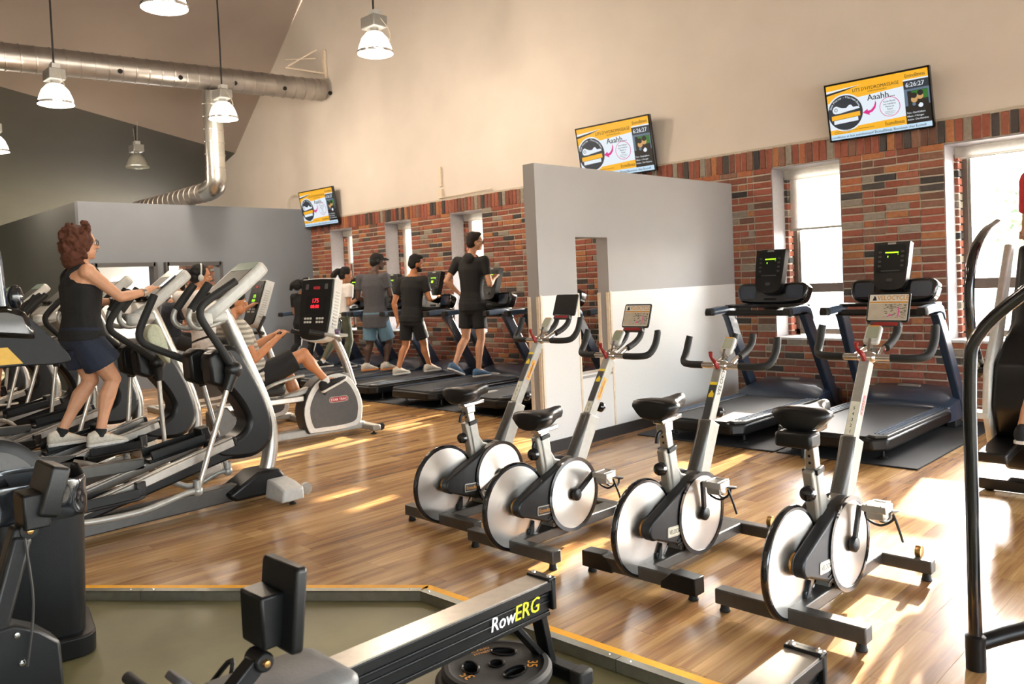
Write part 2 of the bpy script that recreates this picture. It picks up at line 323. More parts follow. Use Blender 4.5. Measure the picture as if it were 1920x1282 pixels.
# painted gable wall above the brick
A_, B_, C_, D_ = V((-16.25, 8.08, 4.45)), V((-14.04, 8.08, 6.24)), V((-16.25, 4.883, 5.058)), V((-19.0, 8.08, 3.72))
ZC = 7.6
m_ = MB(); gab = [(XR+5, ZT+.018), (XR+5, ZC), (-12.3, ZC), (-14.04, 6.24), (-16.25, 4.45), (-19.5, 3.6), (-19.5, -.05), (-13.55, -.05), (-13.55, ZT+.018)]
m_.plate(gab, (0, WY + .012, 0), X, Z, -.5, 0)
struct(m_.build('wall_gable', 'plaster', sm=0), 'tall cream painted gable wall above the brick')
# ceiling: lit slope, dark lower slope, flat top
def plane_pt(P0, P1, P2, x, y):
    n = (P1-P0).cross(P2-P0); return V((x, y, P0.z - (n.x*(x-P0.x) + n.y*(y-P0.y))/n.z))
lit = lambda x, y: plane_pt(A_, B_, C_, x, y); dark = lambda x, y: plane_pt(A_, D_, C_, x, y)
def at_z(x0, y, z):
    for i in range(400):
        if lit(x0, y).z >= z: return V((x0, y, z))
        x0 += .02
    return V((x0, y, z))
y0 = -9
m_ = MB(); nn = V((0, 0, .12)); ys = [8.1, 4.883, 2, -2, y0]
for a, b in zip(ys, ys[1:]):
    q = [lit(-16.25, a), at_z(-16.25, a, ZC), at_z(-16.25, b, ZC), lit(-16.25, b)]; m_.add(q + [p + nn for p in q], [(0, 1, 2, 3), (7, 6, 5, 4)])
    q = [at_z(-16.25, a, ZC), V((7, a, ZC)), V((7, b, ZC)), at_z(-16.25, b, ZC)]; m_.add(q + [p + nn for p in q], [(0, 1, 2, 3), (7, 6, 5, 4)])
ceil = struct(m_.build('ceiling', 'ceiling_paint', sm=0), 'beige painted sloped ceiling')
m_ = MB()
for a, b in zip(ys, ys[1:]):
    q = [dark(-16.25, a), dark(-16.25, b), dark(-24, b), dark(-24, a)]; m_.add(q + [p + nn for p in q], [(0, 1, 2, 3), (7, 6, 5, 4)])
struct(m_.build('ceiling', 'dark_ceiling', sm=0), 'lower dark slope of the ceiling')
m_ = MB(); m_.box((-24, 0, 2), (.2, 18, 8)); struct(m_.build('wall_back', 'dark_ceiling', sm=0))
m_ = MB(); m_.box((-9, -9, 3.5), (32, .2, 10)); struct(m_.build('wall_left', 'plaster', sm=0))
m_ = MB(); m_.box((6.6, -1, 6), (.2, 18, 5)); m_.box((6.6, -1, .2), (.2, 18, .5))
for y_ in (-9.5, -6.6, -3.7, -.8, 2.1, 5.0, 7.9): m_.box((6.6, y_, 2), (.2, .3, 3.2))
struct(m_.build('wall_front', 'plaster', sm=0), 'front wall of the gym outside the picture, glazing added for daylight')
for n, y_ in enumerate((-8.05, -5.15, -2.25, .65, 3.55, 6.45)):  # windows added out of view; side daylight implied by the sheen inside
    e = struct(empty('window_%d' % (n + 11), (6.6, y_, 2)), 'tall front window added outside the picture for side daylight'); f = MB()
    for z_ in (-1.5, .3, 1.48): f.box((0, 0, z_), (.08, 2.6, .07))
    f.build('window_frame', 'frame_bronze', e, sm=0); f = MB(); f.box((0, 0, 0), (.006, 2.6, 3.0)); f.build('pane', 'window_glass', e, sm=0)
# grey room-in-room with two interior windows
WX_ = -13.37; YB = 4.066; ZB = 2.98; iw = [(4.24, 5.15), (5.34, 6.25)]
m_ = MB(); ed = [YB] + [e for q in iw for e in q] + [8.08]
for i in range(0, len(ed), 2): m_.box((WX_ - .07, (ed[i]+ed[i+1])/2, 1.4), (.14, ed[i+1]-ed[i], 1.2))
m_.box((WX_-.07, (YB+8.08)/2, .4), (.14, 8.08-YB, .8)); m_.box((WX_-.07, (YB+8.08)/2, (2.0+ZB)/2), (.14, 8.08-YB, ZB-2.0))
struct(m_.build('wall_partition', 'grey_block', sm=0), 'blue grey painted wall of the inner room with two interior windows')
m_ = MB(); m_.box((WX_ - 2.5, YB + .07, ZB/2), (5-.28, .14, ZB)); struct(m_.build('wall_partition', 'block_dark', sm=0), 'darker grey side wall of the inner room')  # side wall set in a darker grey than the window wall
m_ = MB(); m_.box((WX_-3.4, (YB+8.05)/2, 2.55), (6.6, 8.05-YB-.2, .06)); struct(m_.build('ceiling', 'panel_white', sm=0), 'white ceiling of the inner room')
m_ = MB(); m_.box((-20.2, 6, 1.3), (.12, 4, 2.6)); struct(m_.build('wall_partition', 'panel_white', sm=0), 'white far wall of the inner room')
m_ = MB()
for c in range(36):
    for i in range(18): m_.box((-19.2 + i*.21 + (c % 2)*.1, 8.0, .04 + c*.0735), (.198, .05, .062))
o = m_.build('bricks', 'brick_clay', None, sm=0); o['kind'] = 'stuff'; tag(o, 'brick wall seen through the second interior window', 'brickwork')
for n, (a, b) in enumerate(iw):
    e = struct(empty('window_%d' % (n + 1), (WX_, (a+b)/2, 1.4)), ['dark grey framed interior window showing a white lit room', 'dark grey framed interior window showing brick inside'][n])
    f = MB()
    for yy in (-(b-a)/2, (b-a)/2): f.box((-.03, yy, 0), (.22, .06, 1.26))
    for zz in (-.6, .6): f.box((-.03, 0, zz), (.22, b-a, .06))
    f.build('window_frame', 'dark_grey_plastic', e, sm=0); g = MB(); g.box((-.06, 0, 0), (.008, b-a-.04, 1.18)); g.build('pane', 'window_glass', e, sm=0)
for yy in (5.2, 6.9):
    e = empty('ceiling_light', (-15.6, yy, 2.49), label='flat ceiling light of the inner room %s' % ('above its first window' if yy < 6 else 'deeper in, by its brick wall'), cat='light')
    f = MB(); f.box((0, 0, .01), (1.26, .66, .03)); f.build('frame', 'white_plastic', e, sm=0); f = MB(); f.box((0, 0, -.012), (1.2, .6, .012)); f.build('diffuser', 'indoor_light', e, sm=0)
# partition with an opening between the two treadmill groups
PX0, PX1, PY0, PZ = -4.724, -4.595, 4.897, 2.43; OY0, OY1, OZ0, OZ1 = 5.385, 5.83, .60, 1.82
m_ = MB(); pc = (PX0+PX1)/2; pw = PX1-PX0
m_.box((pc, (PY0+OY0)/2, PZ/2), (pw, OY0-PY0, PZ)); m_.box((pc, (OY1+8.07)/2, PZ/2), (pw, 8.07-OY1, PZ))
m_.box((pc, (OY0+OY1)/2, OZ0/2), (pw, OY1-OY0, OZ0)); m_.box((pc, (OY0+OY1)/2, (OZ1+PZ)/2), (pw, OY1-OY0, PZ-OZ1))
par = struct(m_.build('wall_partition', 'grey_paint', sm=0), 'free standing grey partition with a slot opening and white lower panels')
for y_, y1, z_, z1 in ((PY0+.012, OY0-.004, .1, 1.325), (OY1+.008, 8.06, .1, 1.325), (OY0, OY1+.004, .1, .575)):
    b = MB(); b.box((PX1+.005, (y_+y1)/2, (z_+z1)/2), (.01, y1-y_-.004, z1-z_)); b.build('panel', 'panel_white', par, bevel=.002)
for y_, z_, z1 in ((OY0-.004, .1, 1.33), (OY1+.006, .1, 1.33), (PY0+.006, .1, 1.33)):
    b = MB(); b.box((PX1+.008, y_, (z_+z1)/2), (.014, .022, z1-z_)); b.build('edge_strip', 'cream_trim', par, sm=0)
for x_ in (PX1-.014, PX0+.014):
    b = MB(); b.box((x_, PY0-.006, .7), (.03, .014, 1.24)); b.build('edge_strip', 'cream_trim', par, sm=0)
    b = MB(); b.box((x_, OY1-.006, .96), (.03, .014, .72)); b.build('edge_strip', 'cream_trim', par, sm=0)
b = MB(); b.box((pc, (OY0+OY1)/2, OZ0+.006), (pw+.02, OY1-OY0, .014)); b.build('sill', 'panel_white', par, sm=0)
b = MB(); b.box((PX1+.012, (PY0+8.06)/2, .05), (.016, 8.06-PY0, .1)); b.box((pc, PY0-.008, .05), (pw+.03, .016, .1)); struct(b.build('baseboard_partition', 'base_black', sm=0), 'black rubber baseboard along the partition')
# windows in the brick wall
for n, (a, b) in enumerate(WIN):
    cx = (a+b)/2; wd = b-a; blind = [1.93, 1.6, 1.8, 1.75, 1.8, 1.885, 2.43, 1.9][n]
    e = struct(empty('window_%d' % (n + 3), (cx, WY, ZL)), 'bronze framed window %s' % ['nearest the corner', 'second from the corner', 'third from the corner', 'hidden by the partition end', 'behind the partition', 'behind the console of the black treadmill', 'with the blind rolled up at the edge of the wall', 'past the frame'][n])
    H = ZS - ZL
    for nm, c, d in (('reveal', (-wd/2 + .006, .13, H/2), (.012, .262, H)), ('reveal', (wd/2 - .006, .13, H/2), (.012, .262, H)), ('reveal', (0, .13, H - .006), (wd, .262, .012))):
        f = MB(); f.box(c, d); f.build(nm, 'reveal', e, sm=0)
    f = MB(); f.box((0, .16, .012), (wd, .36, .026)); f.build('sill', 'sill', e, bevel=.004)
    for s_ in (-1, 1):
        f = MB()
        for c in range(int(H / COURSE)): f.box((s_*(wd/2 - .02), .33, .036 + c*COURSE), (.045 + (c % 2)*.006, .12, BH))
        o = f.build('bricks', 'brick_clay', e, sm=0); o['kind'] = 'stuff'
    fy = .42; fw = wd - .05; z0 = .03; f = MB()
    for s_ in (-1, 1): f.box((s_*(fw/2 - .03), fy, H/2), (.07, .07, H))
    for zz, t_ in ((z0 + .03, .06), (.53, .1), (H - .03, .06)): f.box((0, fy, zz), (fw, .07, t_))
    f.build('window_frame', 'frame_bronze', e, bevel=.004)
    f = MB()
    for s_ in (-1, 1): f.box((s_*(fw/2 - .075), fy+.01, H/2), (.022, .04, H - .1))
    f.build('inner_bead', 'silver_paint', e, sm=0)
    for z_, z1 in ((.09, .48), (.58, H - .06)):
        f = MB(); f.box((0, fy + .015, (z_+z1)/2), (fw - .15, .006, z1 - z_)); f.build('pane', 'window_glass', e, sm=0)
    bl = MB(); bl.box((0, .31, H - .065), (wd - .03, .1, .1)); o = bl.build('blind_box', 'blind', e, bevel=.008)
    zb = blind - ZL
    if zb < H - .14:
        bl = MB(); bl.box((0, .335, (zb + H - .1)/2), (wd - .06, .004, H - .1 - zb)); bl.build('blind', 'blind', e, sm=0)
    bl = MB(); bl.box((0, .335, zb), (wd - .06, .02, .025)); bl.build('blind_bar', 'light_grey', e, sm=0)
# ---------------------------------------------------------------- floors
ZF = -.045; AX, AY, BX, BY = -4.397, 1.249, -3.04, 2.33
sl = (BY-AY)/(BX-AX); low = lambda x: (BY + (x-BX)*sl) if x <= BX else (BY + (x-BX)*.036)
b = MB(); b.box((-8.4, -.4, ZF - .1), (31, 17.4, .2)); struct(b.build('floor', 'concrete', sm=0), 'olive polished concrete floor one step lower')
b = MB(); P0 = [(-12, low(-12)), (BX, BY), (XR+5, low(XR+5)), (XR+5, 8.09), (-13.4, 8.09), (-13.4, low(-12))]
b.plate(P0, (0, 0, 0), X, Y, ZF + .002, -.006); fl = struct(b.build('floor', 'charcoal', sm=0), 'raised wood plank floor')
PWD, PL = .19, 1.28; planks = []; rp = random.Random(11)
i0 = int((-13.4 - BX)/PWD) - 1
for i in range(i0, 22):
    xa, xb = BX + i*PWD, BX + (i+1)*PWD; xb_ = xb - .0012; xa_ = max(xa, -13.4)
    if xb <= -13.4 or xa > 1.2: continue
    y = -9 + rp.uniform(0, PL)
    while y < 8.08:
        y1 = min(y + PL - .0012, 8.085); la, lb = low(xa_ + 1e-4), low(xb_ - 1e-4)
        if y1 > min(la, lb) + .02:
            planks.append(((xa_+xb_)/2, max(y, min(la, lb)), [(xa_, max(y, min(la, y1))), (xb_, max(y, min(lb, y1))), (xb_, y1), (xa_, y1)]))
        y += PL
planks.sort(key=lambda p: p[0]**2 + p[1]**2 + (0 if p[0] < .3 else 60))
rest = MB(); pl_lib = {}
for i, (cx, cy, q) in enumerate(planks):
    if i < 300:
        ox, oy = q[0][0], q[2][1]; key = tuple((round(p[0]-ox, 3), round(p[1]-oy, 3)) for p in q)
        if key not in pl_lib: pb = MB(); pb.plate(key, (0, 0, 0), X, Y, -.006, 0); me = pb.mesh('plank'); fix_normals(me); me.materials.append(K('floor_wood')); pl_lib[key] = me
        o = bpy.data.objects.new('plank', pl_lib[key]); COL.objects.link(o); o.parent = fl; o.location = (ox, oy, 0)
    else: rest.plate(q, (0, 0, 0), X, Y, -.006, 0)
o = rest.build('planks', 'floor_wood', fl, sm=0); o['kind'] = 'stuff'
# metal step nosing with yellow tape, three lengths with joints
e = struct(empty('trim_1', (BX, BY, 0)), 'grey metal step edge with a yellow tape line')
xs = [-7.2, -5.4, -4.15, BX, -1.9, -.6, 1.5]
for a, c in zip(xs, xs[1:]):
    pa, pb = V((a, low(a), 0)) - e.location, V((c, low(c), 0)) - e.location; d = (pb-pa).normalized(); nrm = V((d.y, -d.x, 0))
    f = MB(); f.bar(pa + d*.002 + nrm*.006 + V((0, 0, -.019)), pb - d*.002 + nrm*.006 + V((0, 0, -.019)), .012, .048); f.bar(pa + d*.002 - nrm*.008 + V((0, 0, .003)), pb - d*.002 - nrm*.008 + V((0, 0, .003)), .04, .005)
    f.build('nosing', 'aluminium', e, sm=0)
    ext = d*.022; f = MB(); f.bar(pa - ext*(abs(a-BX)<.01) - nrm*.05 + V((0, 0, .0015)), pb + ext*(abs(c-BX)<.01) - nrm*.05 + V((0, 0, .0015)), .045, .003); f.build('yellow_tape', 'yellow_paint', e, sm=0)
    f = MB()
    for t_ in (.04, .5, .96): p = pa + (pb-pa)*t_ - nrm*.01; f.lathe([(.0001, .0), (.005, .0), (.004, .003), (.0001, .0035)], p + V((0, 0, .0055)), Z, 8)
    f.build('screws', 'chrome', e, sm=0)['kind'] = 'stuff'
# outside
b = MB(); b.box((-6, 20, -.5), (160, 160, .2)); struct(b.build('ground', 'outside_ground', sm=0), 'sunlit pavement outside')
b = MB(); b.box((-20, 60, 1.0), (120, .5, 2.6)); struct(b.build('wall_outside', 'asphalt', sm=0), 'pale low wall across the street')
def leaves(c, r, n, seed):
    rn = random.Random(seed); b = MB()
    for i in range(n):
        d = V((rn.gauss(0, 1), rn.gauss(0, 1), rn.gauss(0, 1))).normalized()*rn.uniform(.45, 1); p = V(c) + V((d.x*r[0], d.y*r[1], d.z*r[2]))
        u = V((rn.gauss(0, 1), rn.gauss(0, 1), rn.gauss(0, 1))).normalized(); w_ = u.orthogonal().normalized(); s_ = rn.uniform(.18, .4)
        b.add([p - u*s_, p + w_*s_*.45, p + u*s_, p - w_*s_*.45], [(0, 1, 2, 3)])
    return b
for i, (x_, y_, hh, r_, lb) in enumerate(((-6.1, 31, 2.2, 2.3, 'round leafy tree seen through the last window'), (-11.5, 34, 2.8, 2.4, 'small tree outside, left of the round one'))):
    t_ = empty('tree', (x_, y_, -.4), label=lb, cat='tree'); b = MB(); b.tube([(0, 0, 0), (.1, 0, hh*.6), (0, 0, hh + .8)], [.16, .07], 8, 3); b.build('trunk', 'bark', t_); leaves((0, 0, hh + .9), (r_, r_, r_*.8), 900, i).build('leaves', 'leaf', t_, sm=0)['kind'] = 'stuff'
# ---------------------------------------------------------------- lamps, ducts, televisions
def high_bay(name, p, top, label, lit=True, k=1.0, light=True, watts=None):
    e = empty(name, p, label=label, cat='lamp', group=None)
    s = k
    b = MB(); b.lathe([(.06*s, .25*s), (.1*s, .235*s), (.155*s, .17*s), (.19*s, .08*s), (.21*s, 0), (.2*s, 0), (.18*s, .08*s), (.145*s, .165*s), (.09*s, .225*s), (.02*s, .235*s)], (0, 0, 0), Z, 32); b.build('shade', 'lamp_glass' if lit else 'lamp_reflector', e)
    b = MB(); b.lathe([(.212*s, -.008), (.217*s, .0), (.217*s, .022*s), (.211*s, .026*s)], (0, 0, .0), Z, 32, True); b.build('rim_band', 'chrome' if lit else 'lamp_reflector', e)
    b = MB(); b.box((0, 0, .36*s), (.27*s, .2*s, .14*s)); b.build('ballast_box', 'silver_paint', e, bevel=.012); b = MB(); b.lathe([(.07*s, .25*s), (.05*s, .27*s), (.05*s, .3*s)], (0, 0, 0), Z, 16); b.build('neck', 'silver_paint', e)
    b = MB(); b.box((.03, 0, .46*s), (.12*s, .1*s, .07*s)); b.tube([(-.08*s, 0, .42*s), (-.08*s, 0, .5*s), (0, 0, .52*s)], .006, 6); b.build('junction_box', 'light_grey', e, bevel=.004)
    b = MB(); H = top - p[2]; b.tube([(0, 0, .48*s), (.008, 0, H*.4), (-.006, 0, H*.7), (0, 0, H)], .012, 6, 4); b.build('cord', 'cable', e)
    if lit:
        b = MB(); b.tube([(.12*s, 0, .4*s), (.26*s, .03, .2*s), (.24*s, .02, .05), (.19*s, 0, .03)], .005, 6, 5); b.build('safety_cable', 'cream_cable', e)
        if light:
            ld = bpy.data.lights.new('lamp_light', 'POINT'); ld.energy = watts or LAMP_W; ld.color = (1, .82, .64); ld.shadow_soft_size = .17
            lo = bpy.data.objects.new('lamp_light', ld); COL.objects.link(lo); lo.parent = e; lo.location = (0, 0, -.09)
    else:
        b = MB()
        for s_ in (-1, 1): b.tube([(s_*.06, 0, .5*s), (s_*.14, 0, H)], .003, 5)
        b.lathe([(.12, H), (.12, H - .03), (.04, H - .1)], (0, 0, 0), Z, 16); b.build('stay_wires', 'cream_cable', e)
    return e
high_bay('pendant_lamp', (-11.33, 3.27, 3.97), 7.59, 'lit bell lamp hanging in front of the left end of the big duct')
high_bay('pendant_lamp', (-7.73, 3.22, 4.2), 7.59, 'lit bell lamp cut by the top edge of the picture')
high_bay('pendant_lamp', (-7.95, 5.8, 4.25), 7.59, 'lit bell lamp hanging high before the cream wall')
high_bay('pendant_lamp', (-11.72, 5.68, 4.12), 7.59, 'lit bell lamp hanging before the vertical duct')
high_bay('pendant_lamp', (-14.9, 3.36, 3.9), 5.9, 'lit bell lamp half out of the picture at the dark end')
high_bay('pendant_lamp', (-16.3, 6.08, 4.02), 4.97, 'unlit metal bell lamp under the dark sloped ceiling', lit=False)
for p in ((-3.9, 2.6, 4.7),):
    high_bay('pendant_lamp', p, 7.59, 'lit bell lamp added out of view above the spin bikes for extra light', watts=70)  # added copy of the bell lamps, out of view, to light the room
def spiral(bm, pts, r, n, pitch=.16, seam=.011):
    bm.tube(pts, r, n)
    P = [V(p) for p in pts]
    for a, c in zip(P, P[1:]):
        d = c - a; L = d.length; d.normalize(); k = int(L / pitch); x = d.orthogonal().normalized(); y = d.cross(x)
        for i in range(1, k):
            q = a + d*(i*pitch); sk = V((0, 0, 0))
            bm.lathe([(r - .004, -.012), (r + seam, -.008), (r + seam, .008), (r - .004, .012)], q, (d + x*.12 + y*.06).normalized(), n, True)
du = empty('spiral_duct', (-12.6, 0, 0), label='large spiral metal duct running under the sloped ceiling to the gable wall', cat='duct')
b = MB(); pa, pb = V((0, -4.0, 4.51)), V((0, 7.98, 5.03)); spiral(b, [pa, pb], .185, 28, .19); b.build('pipe', 'duct', du, sm=50)
b = MB(); b.lathe([(.192, -.12), (.192, 0), (.16, .02), (.02, .025)], pb, Y, 28); b.build('end_cap', 'duct', du)
for i in range(14):
    t_ = .04 + i*.0745; q = pa + (pb-pa)*t_; b = MB(); b.lathe([(.001, .004), (.036, .004), (.036, -.01)], q + V((.172, -.04, -.078)), V((1, -.1, -.45)), 12); b.build('air_hole', 'hole', du)
b = MB(); spiral(b, [(.02, 5.92, 4.72), (.02, 5.92, 3.3)], .15, 22, .2); b.build('down_pipe', 'duct_bright', du, sm=50)
b = MB(); b.tube([(.02, 5.92, 3.45), (.02, 5.92, 3.3), (-.06, 5.92, 3.2), (-.34, 5.92, 3.16)], .158, 22, 2); b.build('elbow', 'duct_bright', du, sm=60)
b = MB(); spiral(b, [(-.3, 5.92, 3.16), (-4.2, 5.92, 3.16)], .15, 22, .22); b.build('branch_pipe', 'duct', du, sm=50)
b = MB(); b.bar((0, 7.92, 5.3), (0, 7.92, 5.76), .03, .03); b.bar((0, 8.05, 5.34), (-.05, 7.3, 5.34), .025, .025); b.bar((0, 7.92, 5.74), (-.05, 7.35, 5.37), .02, .02); b.bar((-.06, 7.92, 5.6), (-.12, 7.35, 5.5), .012, .012); b.box((0, 8.06, 5.5), (.08, .04, .5)); b.build('wall_bracket', 'cream_trim', du, sm=0)
b = MB(); b.tube([(-14.1, 8.03, 3.0), (-14.05, 8.03, 3.2), (-13.85, 8.03, 3.3), (-13.6, 8.04, 3.2), (-13.55, 8.05, 3.05)], .012, 6, 5); tag(b.build('cable_loop', 'cream_cable'), 'pale cable looping up beside the smallest television', 'cable')
b = MB(); b.box((-9.55, 8.07, 3.12), (.05, .03, .3)); b.box((-9.55, 8.065, 2.86), (.09, .035, .14)); b.tube([(-9.5, 8.06, 2.8), (-9.1, 8.06, 2.8), (-8.4, 8.05, 2.81)], .008, 6, 3); tag(b.build('cable_raceway', 'cream_trim', sm=0), 'cream cable raceway with outlet box on the wall', 'outlet')
e = empty('spiral_duct', (-4.45, 4.2, 4.62), label='end of a metal duct dipping into the top edge of the picture', cat='duct')
b = MB(); b.tube([(0, 0, .2), (0, 0, 2.97)], .1, 20); b.build('pipe', 'duct', e); b = MB(); b.lathe([(.1, .22), (.13, .15), (.13, .0), (.02, -.01)], (0, 0, 0), Z, 20); b.build('end_cap', 'duct', e)
# televisions -------------------------------------------------------------------
def television(c, tilt, yaw, label, W=.955, H=.56):
    e = empty('television', c, yaw, label=label, cat='television')
    rt = M.Rotation(tilt, 3, 'X'); ux, uy = V((1, 0, 0)), rt @ Z; nz = ux.cross(uy)   # nz points into the room (-y)
    b = MB(); b.plate(rrect(W, H, .012), (0, 0, 0), ux, uy, -.045, 0); b.build('housing', 'black_gloss', e, bevel=.004)
    fr = MB()
    for s_ in (-1, 1): fr.plate(rrect(W, .018, .004, 1), uy*(s_*(H/2-.009)), ux, uy, 0, .006); fr.plate(rrect(.016, H, .004, 1), ux*(s_*(W/2-.008)), ux, uy, 0, .006)
    fr.build('bezel', 'black_gloss', e)
    b = MB(); b.box(tuple(-nz*.095), (.3, .07, .2)); b.build('wall_mount', 'dark_metal', e, sm=0)
    w_, h_ = W - .03, H - .034; o0 = -ux*w_/2 - uy*h_/2
    sc = empty('screen', (0, 0, 0)); sc.parent = e
    scr = MB(); scr.plate([(0, 0), (w_, 0), (w_, h_), (0, h_)], o0, ux, uy, 0, .0015); bpy.data.objects.remove(sc); sc = scr.build('screen', 'screen_white', e, sm=0)
    L = {}
    def lay(m): return L.setdefault(m, MB())
    def poly(m, pts, lv): lay(m).plate([(u*w_, v*h_) for u, v in pts], o0, ux, uy, .0015, .0015 + lv*.0005)
    def tx(m, s, u, v, sz, al='l', sx=1.0, rot=0):
        a = R(rot); du_ = ux*math.cos(a) + uy*math.sin(a); dv_ = uy*math.cos(a) - ux*math.sin(a)
        lay(m).text(s, sz*h_, o0 + ux*u*w_ + uy*v*h_, du_, dv_, al, sx, lift=.0015 + 9*.0005)
    asp = h_/w_; ce = lambda u, v, r, n=32: [(u + r*asp*math.cos(2*math.pi*i/n), v + r*math.sin(2*math.pi*i/n)) for i in range(n)]
    poly('screen_yellow', [(0, .68), (.765, .76), (.765, 1), (0, 1)], 1); poly('screen_yellow', [(.765, .86), (1, .86), (1, 1), (.765, 1)], 1)
    poly('screen_ink', [(0, .86), (.33, .92), (.2, .87), (0, .82)], 2); poly('screen_white', [(0, .9), (.36, .93), (.22, .9), (0, .86)], 3)
    poly('screen_yellow', [(0, .095), (.765, .095), (.765, .24), (.2, .2), (0, .18)], 1); poly('screen_ticker', [(0, 0), (1, 0), (1, .09), (0, .09)], 2)
    poly('screen_dark', [(.765, .69), (1, .69), (1, .835), (.765, .835)], 2); poly('screen_white', [(.765, .835), (1, .835), (1, .86), (.765, .86)], 2)
    poly('screen_blue', [(.765, .38), (1, .38), (1, .69), (.765, .69)], 2); poly('screen_black', [(.765, .09), (1, .09), (1, .4), (.765, .4)], 3)
    poly('screen_black', [(.795, .34), (.985, .34), (.985, .655), (.795, .655)], 4); poly('screen_green', [(.86, .5), (.985, .5), (.985, .65), (.83, .65)], 5)
    for q, (u, v, r, m) in enumerate(((.855, .5, .055, 'screen_skin'), (.91, .545, .055, 'screen_skin'), (.855, .57, .05, 'screen_black'), (.915, .6, .05, 'screen_black'), (.85, .42, .03, 'screen_blue'), (.91, .39, .04, 'screen_white'), (.885, .43, .03, 'screen_black'))): poly(m, ce(u, v, r, 12), 6 + q*.35)
    poly('screen_white', ce(.175, .475, .34), 3); poly('screen_dark', ce(.175, .475, .315), 4)
    poly('screen_yellow', [(.03, .36), (.325, .385), (.325, .465), (.03, .44)], 6); poly('screen_white', [(.05, .285), (.3, .305), (.3, .375), (.05, .355)], 5)
    poly('screen_white', [(.05, .5), (.045, .55), (.06, .6), (.09, .615), (.115, .59), (.15, .565), (.19, .56), (.222, .605), (.24, .605), (.262, .555), (.3, .56), (.32, .55), (.325, .52), (.26, .505), (.2, .495), (.12, .475), (.07, .475)], 5)
    poly('screen_dark', ce(.082, .545, .032, 14), 6); poly('screen_white', ce(.083, .545, .022, 12), 7)
    for i, ch in enumerate('Zone Platine - Platinum Zone'):
        a = R(158 - i*5.1); tx('screen_white', ch, .175 + .262*asp*math.cos(a), .475 + .262*math.sin(a), .052, 'c', 1, math.degrees(a) - 90)
    poly('screen_magenta', [(.485, .6), (.492, .55), (.48, .47), (.45, .415), (.415, .395), (.42, .36), (.35, .42), (.40, .475), (.405, .44), (.435, .45), (.465, .5), (.478, .55)], 6)
    poly('screen_magenta', ce(.62, .45, .175), 5); poly('screen_white', ce(.62, .45, .165), 6)
    tx('screen_ink', "LITS D'HYDROMASSAGE", .27, .815, .085, sx=.88); tx('screen_ink', 'HYDROMASSAGE BEDS', .42, .772, .034, sx=.95); tx('screen_ink', 'Econofitness', .785, .89, .09, sx=.72)
    tx('screen_white', '6:26:27', .785, .725, .11, sx=.95); tx('screen_ink', 'Aaahh...', .41, .62, .15)
    for i, s_ in enumerate(('Accès illimité', 'aux membres', 'Platine et', 'Extra!')): tx('screen_ink', s_, .62, .535 - i*.046, .043, 'c', .9)
    for i, s_ in enumerate(('Unlimited access to', 'Platinum and Extra', 'members!')): tx('screen_ink', s_, .62, .36 - i*.027, .022, 'c')
    tx('screen_ink', 'Econofitness', .56, .13, .09, sx=.72); tx('screen_ink', "Complétez votre entraînement avec l'hydromassage Platine", .04, .14, .03); tx('screen_ink', 'disponible dans votre centre', .04, .108, .026)
    for i, s_ in enumerate(('Titre : David Jalbert', "Album : L'Amuger", 'Artiste : Des Histoires')): tx('screen_white', s_, .775, .265 - i*.058, .042, sx=.9)
    tx('screen_ink', "conofitness et bon entraînement!", .005, .025, .06, sx=.95); tx('screen_ink', 'Econofitness', .45, .022, .075, sx=.8); tx('screen_ink', 'Bienvenue chez Econofi', .635, .025, .06, sx=.95)
    for m, bm in L.items(): bm.build('picture', m, sc, sm=0)['kind'] = 'stuff'
    return e
television((-2.965, 7.955, 2.97), R(13), R(2), 'largest wall television, above the brick between the two bright windows')
television((-6.09, 7.94, 3.02), R(10), R(2), 'wall television rising behind the free standing partition', 1.1, .665)
television((-12.84, 7.93, 2.96), R(10), R(2), 'wall television in the far corner above the grey inner room', 1.08, .665)
